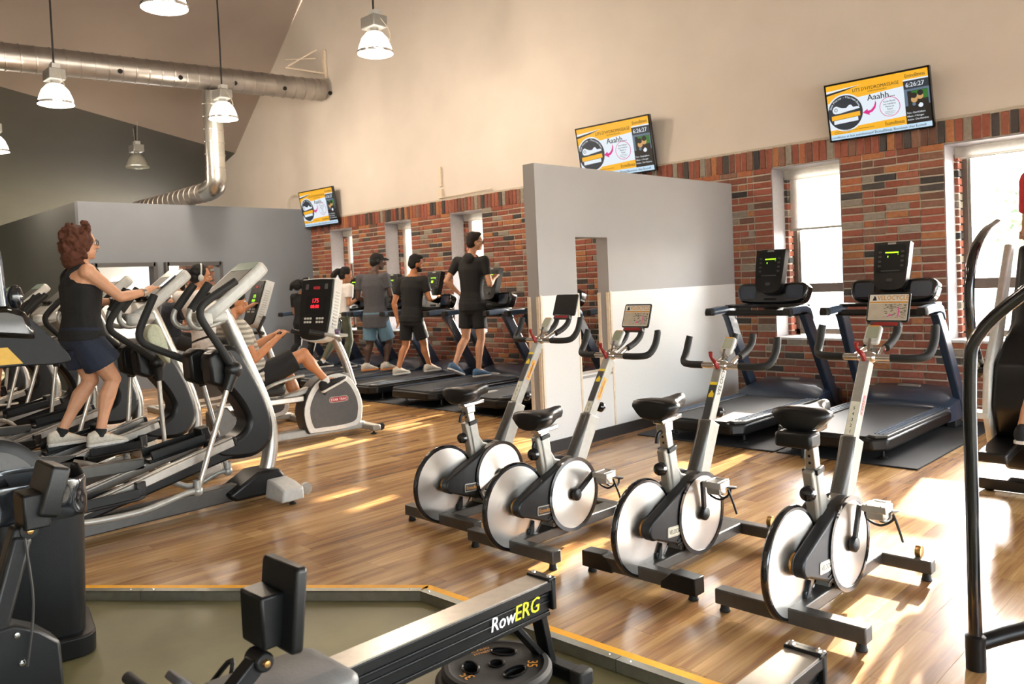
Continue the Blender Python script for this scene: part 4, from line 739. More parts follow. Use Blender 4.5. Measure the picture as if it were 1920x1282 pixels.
# ---------------------------------------------------------------- ellipticals (front at y = 2.75)
def elliptical(x, label, pr, pl, ar, al, phone=False):
    """pr, pl: (y, z) of right and left pedal heel; ar, al: arm swing of right and left"""
    e = empty('elliptical_trainer', (x, 0, 0), label=label, cat='elliptical')
    b = MB(); b.bar((0, .72, .075), (0, 2.62, .1), .1, .11); b.build('base_beam', 'graphite', e, bevel=.01)
    b = MB(); b.side([(2.45, .05), (2.4, .1), (2.62, .22), (2.78, .22), (2.84, .14), (2.84, .05)], -.12, .12); b.build('foot_cover', 'black_plastic', e, bevel=.02)
    for s_ in (-1, 1):
        b = MB(); b.loft([[V((s_*q, yy, z_)) for yy, z_ in ((2.66, .03), (2.83, .03), (2.83, h_), (2.68, h_))] for q, h_ in ((.11, .16), (.25, .14), (.35, .11))]); b.build('foot_cap', 'light_grey', e, bevel=.012)
        b = MB(); b.lathe([(.02, -.016), (.042, -.014), (.042, .014), (.02, .016)], (s_*.27, 2.89, .075), X, 18); b.bar((s_*.27, 2.8, .09), (s_*.27, 2.89, .075), .05, .03); b.build('transport_wheel', 'silver_paint', e)
        b = MB(); b.lathe([(.02, 0), (.024, .01), (.012, .015), (.012, .05)], (s_*.31, 2.76, 0), Z, 12); b.build('levelling_foot', 'black_rubber', e)
    b = MB(); b.box((0, .66, .07), (.5, .09, .08)); b.build('rear_foot', 'graphite', e, bevel=.012)
    b = MB()
    for s_ in (-1, 1): b.lathe([(.03, 0), (.03, .012), (.012, .02), (.012, .05)], (s_*.2, .66, 0), Z, 12)
    b.build('levelling_foot', 'black_rubber', e)
    ups = [(0, 2.71, .12), (0, 2.77, .3), (0, 2.785, .5), (0, 2.73, .72), (0, 2.64, .95), (0, 2.5, 1.3), (0, 2.46, 1.38)]
    b = MB(); b.tube(ups, .05, 16, 4, ecc=1.25, up=Y); b.build('upright', 'silver', e, sm=60)
    shr = smooth_path([(2.38, 1.09, 0), (2.52, 1.1, 0), (2.62, .94, 0), (2.72, .72, 0), (2.765, .52, 0), (2.73, .40, 0), (2.6, .33, 0), (2.36, .36, 0), (2.34, .45, 0), (2.5, .49, 0), (2.575, .57, 0), (2.53, .70, 0), (2.43, .84, 0), (2.34, .96, 0)], 4, True)
    b = MB(); b.side([(p.x, p.y) for p in shr], -.105, .105); b.build('shroud', 'black_plastic', e, bevel=.035, sm=60)
    b = MB(); b.bar((0, 2.5, .4), (0, 1.5, .17), .2, .08); b.build('ramp_bed', 'black_plastic', e, bevel=.015)
    for s_ in (-1, 1):
        b = MB(); b.bar((s_*.15, 2.43, .47), (s_*.15, 1.3, .17), .05, .055); b.bar((s_*.15, 2.43, .505), (s_*.15, 1.3, .205), .03, .014); b.build('ramp_rail', 'silver', e, bevel=.006)
        b = MB(); b.bar((s_*.15, 2.45, .475), (s_*.15, 2.43, .47), .056, .062); b.build('rail_cap', 'black_plastic', e, bevel=.004)
        b = MB(); b.side([(2.28, .88), (2.27, 1.06), (2.33, 1.1), (2.42, 1.08), (2.47, 1.0), (2.44, .87), (2.36, .84)], *sorted((s_*.08, s_*.225))); b.build('pivot_housing', 'black_plastic', e, bevel=.02, sm=50)
    for s_, sw, (py, pz) in ((1, ar, pr), (-1, al, pl)):
        xx = s_*.265; pv = V((xx, 2.41, .96)); rt = rotx(sw)
        pts = [V((0, .0, 0)), V((0, -.06, .12)), V((0, -.17, .3)), V((0, -.2, .38)), V((0, -.16, .45)), V((0, .05, .58))]
        b = MB(); b.tube([pv + rt @ p for p in pts], [.028, .026, .024, .024, .026, .026], 12, 4); b.build('moving_arm', 'black_rubber', e, sm=60)
        b = MB(); b.ell(pv, (.05, .06, .06), 14); b.tube([pv, pv + rt @ V((0, -.05, -.13))], [.045, .03], 12); b.build('arm_joint', 'black_plastic', e, sm=60)
        lo = pv + rt @ V((0, -.28, -.74)); lo.z = max(lo.z, .16)
        b = MB(); b.tube([pv + rt @ V((0, -.05, -.12)), lo], .017, 12); b.build('arm_rod', 'silver', e, sm=60)
        b = MB(); b.ell(lo, .034, 12); b.lathe([(.026, -.03), (.026, .03)], lo + V((0, 0, .04)), Z, 12); b.build('ball_joint', 'silver_paint', e)
        ph = V((s_*.15, py, pz)); b = MB(); b.tube([lo, lo + V((0, -.08, -.0)), V((xx, (lo.y + py)/2, min(lo.z, pz) - .05)), V((xx, py + .02, pz - .07)), V((s_*.2, py - .1, pz - .03))], .02, 10, 4); b.build('link_tube', 'silver_paint', e, sm=60)
        b = MB(); b.bar(ph + V((0, -.02, -.035)), V((s_*.15, 1.0, .4)), .05, .075); b.build('pedal_arm', 'graphite', e, bevel=.008)
        sl_ = V((0, .98, .17 if pz > .35 else .02)).normalized(); nn_ = V((0, -sl_.z, sl_.y)); q = ph + nn_*.0
        b = MB(); b.plate([(-.085, -.02), (.085, -.02), (.085, .36), (.05, .41), (-.05, .41), (-.085, .36)], q, X, sl_, -.03, -.005)
        for qx in (-.08, .08): b.bar(q + V((qx, 0, .015)), q + sl_*.37 + V((qx, 0, .015)), .014, .06)
        b.plate([(-.07, .36), (.07, .36), (.045, .425), (-.045, .425)], q, X, sl_, -.02, .075); b.build('pedal', 'black_plastic', e, bevel=.008)
    dc = V((0, 1.02, .38))
    b = MB(); b.lathe([(.05, -.13), (.3, -.13), (.335, -.11), (.34, 0), (.335, .11), (.3, .13), (.05, .13)], dc, X, 40); b.side([(.72, .05), (.68, .38), (1.36, .38), (1.5, .05)], -.11, .11); b.build('drive_housing', 'black_plastic', e)
    for s_ in (-1, 1): b = MB(); b.lathe([(.001, .145), (.24, .142), (.27, .13)], dc, X*s_, 36); b.build('housing_cover', 'dark_grey_plastic', e)
    b = MB(); b.tube([(-.12, 2.32, 1.5), (-.12, 2.22, 1.38), (-.12, 2.2, 1.29), (-.1, 2.28, 1.24), (-.03, 2.48, 1.28), (.03, 2.48, 1.28), (.1, 2.28, 1.24), (.12, 2.2, 1.29), (.12, 2.22, 1.38), (.12, 2.32, 1.5)], .019, 10, 4); b.build('fixed_handle', 'silver_paint', e, sm=60)
    for s_ in (-1, 1): b = MB(); b.tube([(s_*.12, 2.215, 1.365), (s_*.12, 2.345, 1.53)], .028, 12); b.build('fixed_grip', 'black_rubber', e)
    c0, c1 = V((0, 2.3, 1.35)), V((0, 2.70, 1.67)); up = (c1 - c0).normalized(); L_ = (c1-c0).length; cc = (c0+c1)/2
    out = smooth_path([(-.15, -L_/2, 0), (-.185, 0, 0), (-.19, L_/2 - .03, 0), (-.12, L_/2 + .01, 0), (.12, L_/2 + .01, 0), (.19, L_/2 - .03, 0), (.185, 0, 0), (.15, -L_/2, 0), (0, -L_/2 - .03, 0)], 3, True)
    b = MB(); b.plate([(p.x, p.y) for p in out], cc, X, up, -.085, .0); b.build('console', 'light_grey', e, bevel=.02, sm=50)
    b = MB(); b.plate(rrect(.3, .34, .03), cc + up*.035, X, up, 0, .003); b.build('screen', 'screen_grey', e, sm=0)
    b = MB(); b.plate(rrect(.3, .085, .02), cc + up*.21, X, up, 0, .0045); b.build('screen_top', 'screen_pale', e, sm=0)
    for s_ in (-1, 1): b = MB(); b.plate(rrect(.1, .03, .012), cc + X*s_*.075 - up*.1, X, up, .0, .03); b.build('book_clip', 'black_plastic', e, bevel=.006)
    b = MB(); b.box((0, 2.4, 1.31), (.2, .16, .07)); b.lathe([(.05, 0), (.055, .09)], (.12, 2.3, 1.25), Z, 16); b.build('console_base', 'light_grey', e, bevel=.02)
    return e
elliptical(-5.3, 'unoccupied silver elliptical trainer nearest the camera, on the open wood floor', (1.42, .25), (1.98, .41), R(0), R(33))
elliptical(-6.55, 'silver elliptical trainer under the red haired woman', (1.90, .33), (1.7, .36), R(22), R(14))
elliptical(-7.8, 'third elliptical from the open floor, half hidden by the red haired woman', (1.5, .27), (1.95, .4), R(2), R(13))
elliptical(-9.05, 'fourth elliptical from the open floor, behind the red haired woman', (1.95, .4), (1.5, .27), R(12), R(3))
elliptical(-10.3, 'second farthest elliptical at the dark end of the row', (1.6, .3), (1.9, .4), R(5), R(12))
elliptical(-11.55, 'farthest elliptical at the dark end of the row', (1.9, .4), (1.6, .3), R(9), R(3))
# ---------------------------------------------------------------- recumbent bike and upright bikes
def drum(e, x0, mt='dark_grey_plastic'):
    out = smooth_path([(-.30, .1, 0), (-.33, .33, 0), (-.2, .56, 0), (.02, .64, 0), (.18, .58, 0), (.29, .38, 0), (.30, .2, 0), (.22, .08, 0), (-.2, .07, 0)], 4, True)
    P = [(p.x + x0, p.y) for p in out]; c = (sum(p[0] for p in P)/len(P), sum(p[1] for p in P)/len(P)); sc = lambda k: [(c[0] + (p[0]-c[0])*k, c[1] + (p[1]-c[1])*k) for p in P]
    b = MB(); b.side(sc(1), -.1, .1); b.build('drive_housing', 'base_black', e, bevel=.02, sm=50)
    for s_ in (-1, 1):
        b = MB(); b.side(sc(.97), *sorted((s_*.1, s_*.112))); b.build('housing_shell', 'white_plastic', e, bevel=.006, sm=50)
        b = MB(); b.side(sc(.8), *sorted((s_*.112, s_*.118))); b.build('housing_cover', mt, e, bevel=.003, sm=50)
        o = V((s_*.118, c[0] + .04, c[1] + .05)); u = Y*s_
        b = MB(); b.plate(rrect(.21, .06, .03), o, u, Z, 0, .002); b.build('badge', 'silver_paint', e, sm=0); b = MB(); b.plate(rrect(.19, .044, .02), o, u, Z, 0, .003); b.build('badge_inner', 'red_print', e, sm=0)
        b = MB(); b.text('STAR TRAC', .034, o - u*.0 - Z*.012, u, Z, 'c', 1, lift=.0036); b.build('lettering', 'white_print', e, sm=0)['kind'] = 'stuff'
        d = V((0, math.cos(R(60 if s_ > 0 else 240)), math.sin(R(60 if s_ > 0 else 240)))); c0 = V((s_*.13, x0 - .12, .44)); c1 = c0 + d*.15
        b = MB(); b.bar(c0, c1, .03, .018, X); b.build('crank_arm', 'dark_metal', e, bevel=.004); b = MB(); b.box(c1 + X*s_*.07, (.1, .09, .025)); b.build('pedal', 'black_plastic', e, bevel=.005)
def bike_console(e, c, up, red=True, sw=0, big=1.0):
    n0 = set(e.children); cc_ = c.copy(); c = V((0, 0, 0))
    out = smooth_path([(-.13, .24, 0), (.13, .24, 0), (.16, .2, 0), (.15, -.14, 0), (.1, -.25, 0), (-.1, -.25, 0), (-.15, -.14, 0), (-.16, .2, 0)], 3, True)
    b = MB(); b.plate([(p.x*1.06, p.y*1.04) for p in out], c, X, up, -.1, -.005); b.build('console_shell', 'white_plastic', e, bevel=.02, sm=50)
    b = MB(); b.plate([(p.x, p.y) for p in out], c, X, up, -.01, .012); b.build('console_face', 'black_plastic', e, bevel=.005)
    b = MB(); b.plate(rrect(.19, .15, .01, 2), c + up*.03, X, up, .012, .014); b.build('screen', 'screen_off', e, sm=0)
    b = MB(); b.text('175', .05, c + up*.045, X, up, 'c', lift=.0165); b.text('00:00', .04, c - up*.0, X, up, 'c', lift=.0165); b.build('led_readout', 'led_red' if red else 'led_green', e, sm=0)
    b = MB(); b.plate(rrect(.07, .024, .008, 2), c + up*.17, X, up, .012, .0145); b.build('badge', 'red_print', e, sm=0)
    b = MB()
    for i in range(3):
        for j in range(2): b.plate(rrect(.022, .018, .005, 1), c + X*(-.09 + i*.028) - up*(.085 + j*.03), X, up, .012, .015); b.plate(rrect(.022, .018, .005, 1), c + X*(.035 + i*.028) - up*(.085 + j*.03), X, up, .012, .015)
    b.build('keys', 'light_grey', e, sm=0)
    b = MB()
    for s_ in (-1, 1): b.plate(rrect(.03, .045, .006, 2), c + X*s_*.1 + up*.18, X, up, .012, .015)
    b.build('side_buttons', 'dark_grey_plastic', e, sm=0)
    for s_ in (-1, 1):
        b = MB()
        for k in range(12): b.box(c + X*s_*.165 + up*(-.15 + k*.026) - (X.cross(up))*.05, (.012, .05, .012), rotx(-.3))
        b.build('vents', 'light_grey', e, sm=0)['kind'] = 'stuff'
    for ch in e.children:
        if ch not in n0: ch.location = cc_; ch.rotation_euler.z = sw; ch.scale = (big,)*3
e = empty('recumbent_bike', (-6.98, 4.33, 0), R(-6), label='recumbent exercise bike with a red lit console under the man in a cap', cat='exercise bike')
drum(e, 0)
b = MB(); b.bar((0, -1.15, .075), (0, .35, .075), .1, .07); b.build('base_beam', 'light_grey', e, bevel=.01)
b = MB(); b.box((0, .36, .06), (.56, .09, .06)); b.build('front_foot', 'silver_paint', e, bevel=.015)
for s_ in (-1, 1):
    b = MB(); b.lathe([(.02, -.014), (.036, -.012), (.036, .012), (.02, .014)], (s_*.23, .43, .06), X, 16); b.bar((s_*.23, .36, .06), (s_*.23, .43, .06), .03, .03); b.build('transport_wheel', 'black_rubber', e)
    b = MB(); b.lathe([(.028, 0), (.028, .01), (.01, .015), (.01, .04)], (s_*.24, .34, 0), Z, 12); b.build('levelling_foot', 'black_rubber', e)
    b = MB(); b.tube([(s_*.05, .12, .95), (s_*.2, .02, 1.0), (s_*.24, -.12, 1.03), (s_*.2, -.26, 1.06)], .017, 10, 4); b.build('front_handle', 'silver_paint', e); b = MB(); b.tube([(s_*.235, -.14, 1.035), (s_*.2, -.27, 1.065)], .024, 10); b.build('front_grip', 'black_rubber', e)
    b = MB(); b.tube([(s_*.2, -.8, .5), (s_*.31, -.75, .6), (s_*.31, -.5, .66), (s_*.31, -.4, .67)], .016, 10, 4); b.build('seat_handle', 'silver_paint', e)
b = MB(); b.tube([(0, .26, .48), (0, .18, .75), (0, .08, .98)], .04, 14, 3, up=Y); b.build('mast', 'silver', e); b = MB(); b.bar((0, .2, .6), (0, -.55, .42), .09, .05); b.build('frame_tube', 'silver_paint', e, bevel=.01)
b = MB(); b.box((0, .06, 1.0), (.3, .2, .03)); b.build('tray', 'light_grey', e, bevel=.01)
bike_console(e, V((.0, -.1, 1.28)), V((0, .22, .97)).normalized(), True, R(24), 1.2)
b = MB(); b.bar((0, -1.1, .42), (0, -.3, .42), .14, .06); b.build('seat_rail', 'silver', e, bevel=.01); b = MB(); b.side([(-1.2, .08), (-1.2, .4), (-1.05, .44), (-.95, .3), (-.98, .08)], -.08, .08); b.build('rear_column', 'graphite', e, bevel=.015)
b = MB(); b.box((0, -1.12, .05), (.52, .1, .06)); b.build('rear_foot', 'light_grey', e, bevel=.015)
b = MB(); b.plate(rrect(.42, .42, .1), (0, -.72, .5), X, Y, 0, .075); b.build('seat', 'black_rubber', e, bevel=.025); b = MB(); b.plate(rrect(.42, .5, .12), (0, -.98, .83), X, V((0, -.26, .96)), -.05, .03); b.build('backrest', 'black_rubber', e, bevel=.025)
b = MB(); b.bar((0, -.8, .46), (0, -1.02, .62), .08, .05); b.build('seat_carriage', 'dark_metal', e, bevel=.01)
def upright_bike(x, y, rz, label, red=True):
    e = empty('upright_bike', (x, y, 0), rz, label=label, cat='exercise bike'); drum(e, 0)
    b = MB(); b.bar((0, -.6, .06), (0, .35, .06), .1, .06); b.build('base_beam', 'light_grey', e, bevel=.01)
    for yy, w_ in ((.36, .54), (-.6, .5)): b = MB(); b.box((0, yy, .035), (w_, .09, .07)); b.build('cross_foot', 'silver_paint', e, bevel=.012)
    b = MB(); b.tube([(0, .22, .5), (0, .12, .85), (0, .03, 1.1)], .04, 14, 3, up=Y); b.build('mast', 'silver', e)
    b = MB(); b.tube([(0, -.2, .1), (0, -.28, .5), (0, -.34, .8)], .038, 14, 3); b.build('seat_post', 'silver', e)
    b = MB(); b.ell((0, -.36, .86), (.14, .16, .055), 16); b.ell((0, -.2, .865), (.05, .13, .04), 14); b.build('saddle', 'black_rubber', e, sm=60)
    for s_ in (-1, 1): b = MB(); b.tube([(0, .06, 1.02), (s_*.2, .0, 1.02), (s_*.24, -.06, 1.06), (s_*.22, .02, 1.2)], .018, 10, 4); b.build('handlebar', 'black_rubber', e)
    bike_console(e, V((0, -.0, 1.36)), V((0, .32, .95)).normalized(), red); return e
upright_bike(-8.3, 4.26, R(-6), 'upright exercise bike under the rider in a white tee', False)
upright_bike(-10.4, 4.55, R(-4), 'far upright exercise bike under the bearded rider in dark clothes')
# ---------------------------------------------------------------- rowers
def rower(x, yend, label, txt=True, off=0):
    e = empty('rowing_machine', (x, yend, ZF), label=label, cat='rowing machine'); h = .37; L0 = 1.4 + off
    b = MB(); b.box((0, -L0/2, h - .02), (.11, L0, .035)); b.box((0, -L0/2, h - .075), (.07, L0, .1)); b.box((0, -L0/2, h - .125), (.085, L0, .018))
    for s_ in (-1, 1):
        for zz in (.052, .08): b.box((s_*.037, -L0/2, h - zz), (.01, L0, .01))
    b.build('monorail', 'black_plastic', e, bevel=.003)
    b = MB(); b.box((0, -L0/2, h + .0), (.104, L0 - .02, .006)); b.build('rail_top', 'silver', e, sm=0)
    b = MB(); b.box((0, .008, h - .05), (.118, .022, .125)); b.box((0, .0, h + .004), (.118, .04, .016)); b.build('end_stop', 'black_plastic', e, bevel=.005)
    b = MB()
    for s_ in (-1, 1): b.lathe([(.001, .006), (.009, .005), (.011, 0)], (s_*.04, 0, h + .012), Z, 12)
    b.build('screws', 'chrome', e)['kind'] = 'stuff'
    b = MB(); b.bar((0, -.03, h - .1), (0, .02, .04), .06, .03, Y); b.bar((0, -.16, h - .13), (0, .0, .05), .05, .022, Y); b.build('rear_leg', 'black_plastic', e, bevel=.004)
    b = MB(); b.box((0, .02, .03), (.34, .06, .05)); b.build('rear_foot', 'black_plastic', e, bevel=.008)
    for s_ in (-1, 1): b = MB(); b.box((s_*.165, .02, .03), (.06, .075, .06)); b.build('foot_pad', 'black_rubber', e, bevel=.01)
    if txt:
        o = V((.0381, -.31, h - .098)); b = MB(); b.text('Row', .072, o, Y, V((0, .18, 1)), sx=.9, lift=.004); b.build('lettering', 'white_print', e, sm=0)
        b = MB(); b.text('ERG', .08, o + V((0, .118, .0)), Y, V((0, .18, 1)), sx=.9, lift=.004); b.text('::', .03, o + V((0, .05, .062)), Y, Z, lift=.004); b.build('lettering', 'rowerg_yellow', e, sm=0)['kind'] = 'stuff'
        b = MB(); b.text('CONCEPT 2', .014, o + V((0, .068, .066)), Y, V((0, .1, 1)), lift=.004); b.build('lettering', 'white_print', e, sm=0)
    # front frame, flywheel, footrests, monitor on its arm, seat, handle
    n0 = set(e.children)
    b = MB(); b.lathe([(.001, -.1), (.15, -.1), (.21, -.08), (.22, 0), (.21, .08), (.15, .1), (.001, .1)], (0, -1.86, .27), X, 40); b.build('flywheel_cage', 'dark_grey_plastic', e, sm=50)
    for k in range(3):
        b = MB(); b.lathe([(.06 + k*.04, .1 - k*.004), (.07 + k*.04, .1 - k*.004), (.07 + k*.04, .106 - k*.004), (.06 + k*.04, .106 - k*.004)], (0, -1.86, .27), X, 36, True); b.build('cage_ring', 'black_plastic', e)
    b = MB(); b.side([(-1.25, .3), (-1.3, .38), (-1.5, .38), (-1.95, .3), (-1.95, .05), (-1.85, .05), (-1.8, .2), (-1.45, .28)], -.06, .06); b.build('front_frame', 'charcoal', e, bevel=.01)
    b = MB(); b.box((0, -1.9, .03), (.5, .08, .06)); b.build('front_foot', 'black_plastic', e, bevel=.01)
    for s_ in (-1, 1):
        b = MB(); b.plate(rrect(.12, .3, .03), (s_*.17, -1.22, .33), X, V((0, -.7, .7)), -.012, .012); b.build('footrest', 'dark_grey_plastic', e, bevel=.005); b = MB(); b.tube([(s_*.17 - .06, -1.2, .34), (s_*.17, -1.15, .42), (s_*.17 + .06, -1.2, .34)], .008, 6, 4); b.build('foot_strap', 'black_rubber', e)
    b = MB(); b.loft([[V((-.14, -1.32, .31)), V((.14, -1.32, .31)), V((.14, -.95, .31)), V((-.14, -.95, .31))], [V((-.16, -1.32, .36)), V((.16, -1.32, .36)), V((.15, -.9, .38)), V((-.15, -.9, .38))], [V((-.1, -1.28, .42)), V((.1, -1.28, .42)), V((.1, -.95, .41)), V((-.1, -.95, .41))]]); b.build('foot_bracket', 'dark_grey_plastic', e, bevel=.02, sm=50)
    b = MB(); b.bar((0, -1.3, .36), (0, -1.16, .47), .05, .05); b.lathe([(.001, -.04), (.028, -.038), (.028, .038), (.001, .04)], (.0, -1.15, .475), X, 16); b.build('monitor_arm', 'black_plastic', e, bevel=.006)
    b = MB(); b.lathe([(.001, .012), (.009, .01), (.012, 0)], (.04, -1.15, .475), X, 12); b.build('arm_bolt', 'brass', e)
    up = V((0, .12, 1)).normalized(); mc = V((0, -1.07, .61))
    b = MB(); b.plate(rrect(.2, .24, .016), mc, X, up, -.018, .018); b.build('monitor', 'black_plastic', e, bevel=.008); b = MB(); b.box(mc + V((-.03, -.045, -.03)), (.13, .075, .15)); b.build('battery_box', 'black_plastic', e, bevel=.008); b = MB(); b.plate(rrect(.15, .13, .01, 2), mc + up*.03, -X, up, .018, .02); b.build('monitor_screen', 'screen_off', e, sm=0)
    b = MB(); b.plate(rrect(.26, .22, .08), (0, -.95, h + .045), X, Y, 0, .03); b.box((0, -.95, h + .022), (.13, .16, .05)); 
    b = MB(); b.tube([(-.0, -1.34, .44), (.0, -1.4, .43)], .01, 8); b.tube([(-.24, -1.42, .45), (0, -1.4, .43), (.24, -1.42, .45)], .016, 12, 4); b.build('handle', 'black_rubber', e)
    for ch in e.children:
        if ch not in n0: ch.location.y -= off
    return e
rower(-2.105, 2.185, 'middle rowing machine with black and yellow lettered rail, its monitor standing up')
rower(-1.085, 2.235, 'rowing machine whose rail end shows at the bottom edge below the last spin bike', False, .75)

e = empty('ski_trainer', (-3.1, .6, ZF), label='black exercise machine with a monitor arm, in front of the waste bin', cat='exercise machine')
b = MB(); b.bar((0, -.12, .0), (0, .1, .72), .06, .09, X); b.bar((.0, .02, .5), (0, .1, .75), .05, .07, X); b.build('column', 'black_plastic', e, bevel=.012)
b = MB(); b.side([(-.25, .0), (.2, .0), (.19, .34), (.13, .40), (.06, .44), (-.1, .44)], -.05, .05); b.build('bracket_plate', 'black_plastic', e, bevel=.012)
for y_, z_ in ((.06, .425 - .02), (.07, .31)): b = MB(); b.lathe([(.001, .012), (.009, .01), (.012, 0)], (.05, y_, z_), X, 12); b.build('bolt', 'chrome', e)
b = MB(); b.lathe([(.001, -.04), (.03, -.038), (.03, .038), (.001, .04)], (0, .12, .735), X, 16); b.bar((0, .12, .735), (0, .16, .84), .04, .03, X); b.build('monitor_arm', 'black_plastic', e, bevel=.004); b = MB(); b.lathe([(.001, .012), (.009, .01), (.012, 0)], (.04, .12, .735), X, 12); b.build('arm_bolt', 'brass', e)
up = V((0, .3, 1)).normalized(); b = MB(); b.plate(rrect(.2, .17, .014), (0, .19, .86), X, up, -.03, .03); b.build('monitor', 'black_plastic', e, bevel=.008); b = MB(); b.plate(rrect(.15, .11, .01, 2), (0, .19, .86), -X, up, .03, .032); b.build('monitor_screen', 'screen_off', e, sm=0)
b = MB(); b.box((0, .14, .8), (.13, .08, .12)); b.build('battery_box', 'black_plastic', e, bevel=.008)
b = MB(); b.box((0, -.1, .03), (.5, .5, .06)); b.build('base', 'black_plastic', e, bevel=.012)
b = MB(); b.tube([(.06, .1, .72), (.07, .11, .5), (.075, .08, .3)], .004, 6, 4); b.build('cable', 'cable', e)
# ---------------------------------------------------------------- plates, bin, dispenser, climber, small things
def weight_plate(c, r, rot, label):
    e = empty('weight_plate', c, rot, label=label, cat='weight plate', group='stacked weight plates'); n = 64
    holes = [(0, 0, .026, .026, 0)] + [(.098*math.cos(R(a)), .098*math.sin(R(a)), .046, .027, a + 90) for a in (20, 140, 260)]
    bm = bmesh.new()
    def ringv(fn, z): return [bm.verts.new((*fn(2*math.pi*i/n), z)) for i in range(n)]
    import mathutils
    prof = [(r - .012, 0), (r, .012), (r, .034), (r - .012, .046), (r - .028, .048), (r - .036, .043)]
    R_ = [ringv(lambda t, q=q: (q*math.cos(t), q*math.sin(t)), z) for q, z in prof]
    for a, b2 in zip(R_, R_[1:]):
        for i in range(n): bm.faces.new((a[i], a[(i+1) % n], b2[(i+1) % n], b2[i]))
    def hole_pts(h, z, k=1):
        cx, cy, ax, ay, rt = h; m_ = 24; out = []
        for i in range(m_):
            t = 2*math.pi*i/m_; px, py = ax*k*math.cos(t), ay*k*math.sin(t); out.append((cx + px*math.cos(R(rt)) - py*math.sin(R(rt)), cy + px*math.sin(R(rt)) + py*math.cos(R(rt)), z))
        return out
    for z, outer in ((.043, R_[-1]), (0, R_[0])):
        ed = []; inner = []
        for i in range(n): ed.append(bm.edges.get((outer[i], outer[(i+1) % n])) or bm.edges.new((outer[i], outer[(i+1) % n])))
        for h in holes:
            vs = [bm.verts.new(p) for p in hole_pts(h, z)]; inner.append(vs)
            for i in range(len(vs)): ed.append(bm.edges.new((vs[i], vs[(i+1) % len(vs)])))
        bmesh.ops.triangle_fill(bm, use_beauty=True, use_dissolve=False, edges=ed, normal=(0, 0, 1))
        if z: tops = inner
        else:
            for a, b2 in zip(tops, inner):
                for i in range(len(a)): bm.faces.new((a[i], a[(i+1) % len(a)], b2[(i+1) % len(a)], b2[i]))
    bmesh.ops.recalc_face_normals(bm, faces=bm.faces)
    me = bpy.data.meshes.new('disc'); bm.to_mesh(me); bm.free(); me.shade_smooth(); me.set_sharp_from_angle(angle=R(35)); me.materials.append(K('black_rubber')); o = bpy.data.objects.new('disc', me); COL.objects.link(o); o.parent = e
    for h in holes:
        b = MB(); P = hole_pts(h, .045, 1.08) + [hole_pts(h, .045, 1.08)[0]]; b.tube(P, .005, 6); b.build('hole_rim', 'black_gloss', e)
    b = MB()
    for a, s_ in ((60, '35'), (-75, '35')):
        d = V((math.cos(R(a)), math.sin(R(a)), 0)); b.text(s_, .055, d*.115 + V((0, 0, .0435)), V((d.y, -d.x, 0)), d, 'c', lift=.0012)
    for a in (185,):
        d = V((math.cos(R(a)), math.sin(R(a)), 0)); b.text('ÉCONO', .022, d*.125 + V((0, 0, .0435)), V((d.y, -d.x, 0)), d, 'c'); b.text('FITNESS', .022, d*.1 + V((0, 0, .0435)), V((d.y, -d.x, 0)), d, 'c')
    b.build('lettering', 'orange_print', e, sm=0)['kind'] = 'stuff'; return e
weight_plate((-2.19, 1.985, ZF), .21, R(40), 'lower black weight plate of the stack beside the rower rail')
weight_plate((-2.16, 1.985, ZF + .049), .205, R(-20), 'upper black rubber weight plate lettered in orange, beside the rower rail')
e = empty('waste_bin', (-3.92, .95, ZF), R(-12), label='tall dark plastic waste bin lined with a black bag', cat='bin')
rr_ = lambda s_, z: [V((p[0]*s_, p[1]*s_, z)) for p in rrect(.40, .36, .07, 5)]
b = MB(); b.loft([rr_(.86, .09), rr_(.95, .5), rr_(1.0, .74), rr_(.97, .74), rr_(.92, .5), rr_(.83, .11)]); b.build('body', 'black_plastic', e, sm=50)
b = MB(); b.loft([rr_(1.04, .0), rr_(1.06, .09), rr_(.9, .095)]); b.build('base', 'black_plastic', e, bevel=.008)
rn = random.Random(2); rings = []
for z_, s_ in ((.6, 1.03), (.61, 1.05), (.66, 1.05), (.71, 1.045), (.755, 1.03), (.765, 1.0), (.75, .965), (.66, .94)):
    rings.append([p + V((rn.uniform(-.008, .008), rn.uniform(-.008, .008), rn.uniform(-.006, .006))) for p in rr_(s_, z_)])
b = MB(); b.loft(rings, False); o = b.build('liner_bag', 'black_gloss', e, sm=80); md = o.modifiers.new('s', 'SUBSURF'); md.levels = md.render_levels = 2
e = empty('wipes_dispenser', (-4.4, .9, ZF), label='smoked plastic dispenser with a yellow warning label on a dark post', cat='dispenser')
b = MB(); b.lathe([(.2, 0), (.2, .02), (.04, .04)], (0, 0, 0), Z, 24); b.tube([(0, 0, .03), (0, 0, 1.25)], .03, 14); b.build('post', 'dark_metal', e)
sec = smooth_path([(.33, 1.24, 0), (.29, 1.2, 0), (.12, 1.205, 0), (-.2, 1.205, 0), (-.24, 1.3, 0), (-.2, 1.46, 0), (.08, 1.475, 0), (.15, 1.45, 0)], 4, True)
b = MB(); b.side([(p.x, p.y) for p in sec if p.y < 1.36 or True], -.16, .1); b.build('body', 'dull_black', e, bevel=.05, sm=60)
b = MB(); b.side([(-.1, 1.36), (.2, 1.32), (.16, 1.46), (.08, 1.49), (-.15, 1.49)], -.165, .118); b.build('smoked_hood', 'smoked_glass', e, bevel=.03, sm=60)
b = MB(); b.plate([(-.22, -.05), (.13, -.05), (.07, .03), (-.22, .03)], (.102, 0, 1.268), Y, Z, 0, .002); b.build('warning_label', 'dim_yellow_label', e, sm=0)  # yellow label, its colour darkened to stand for dim light
b = MB()
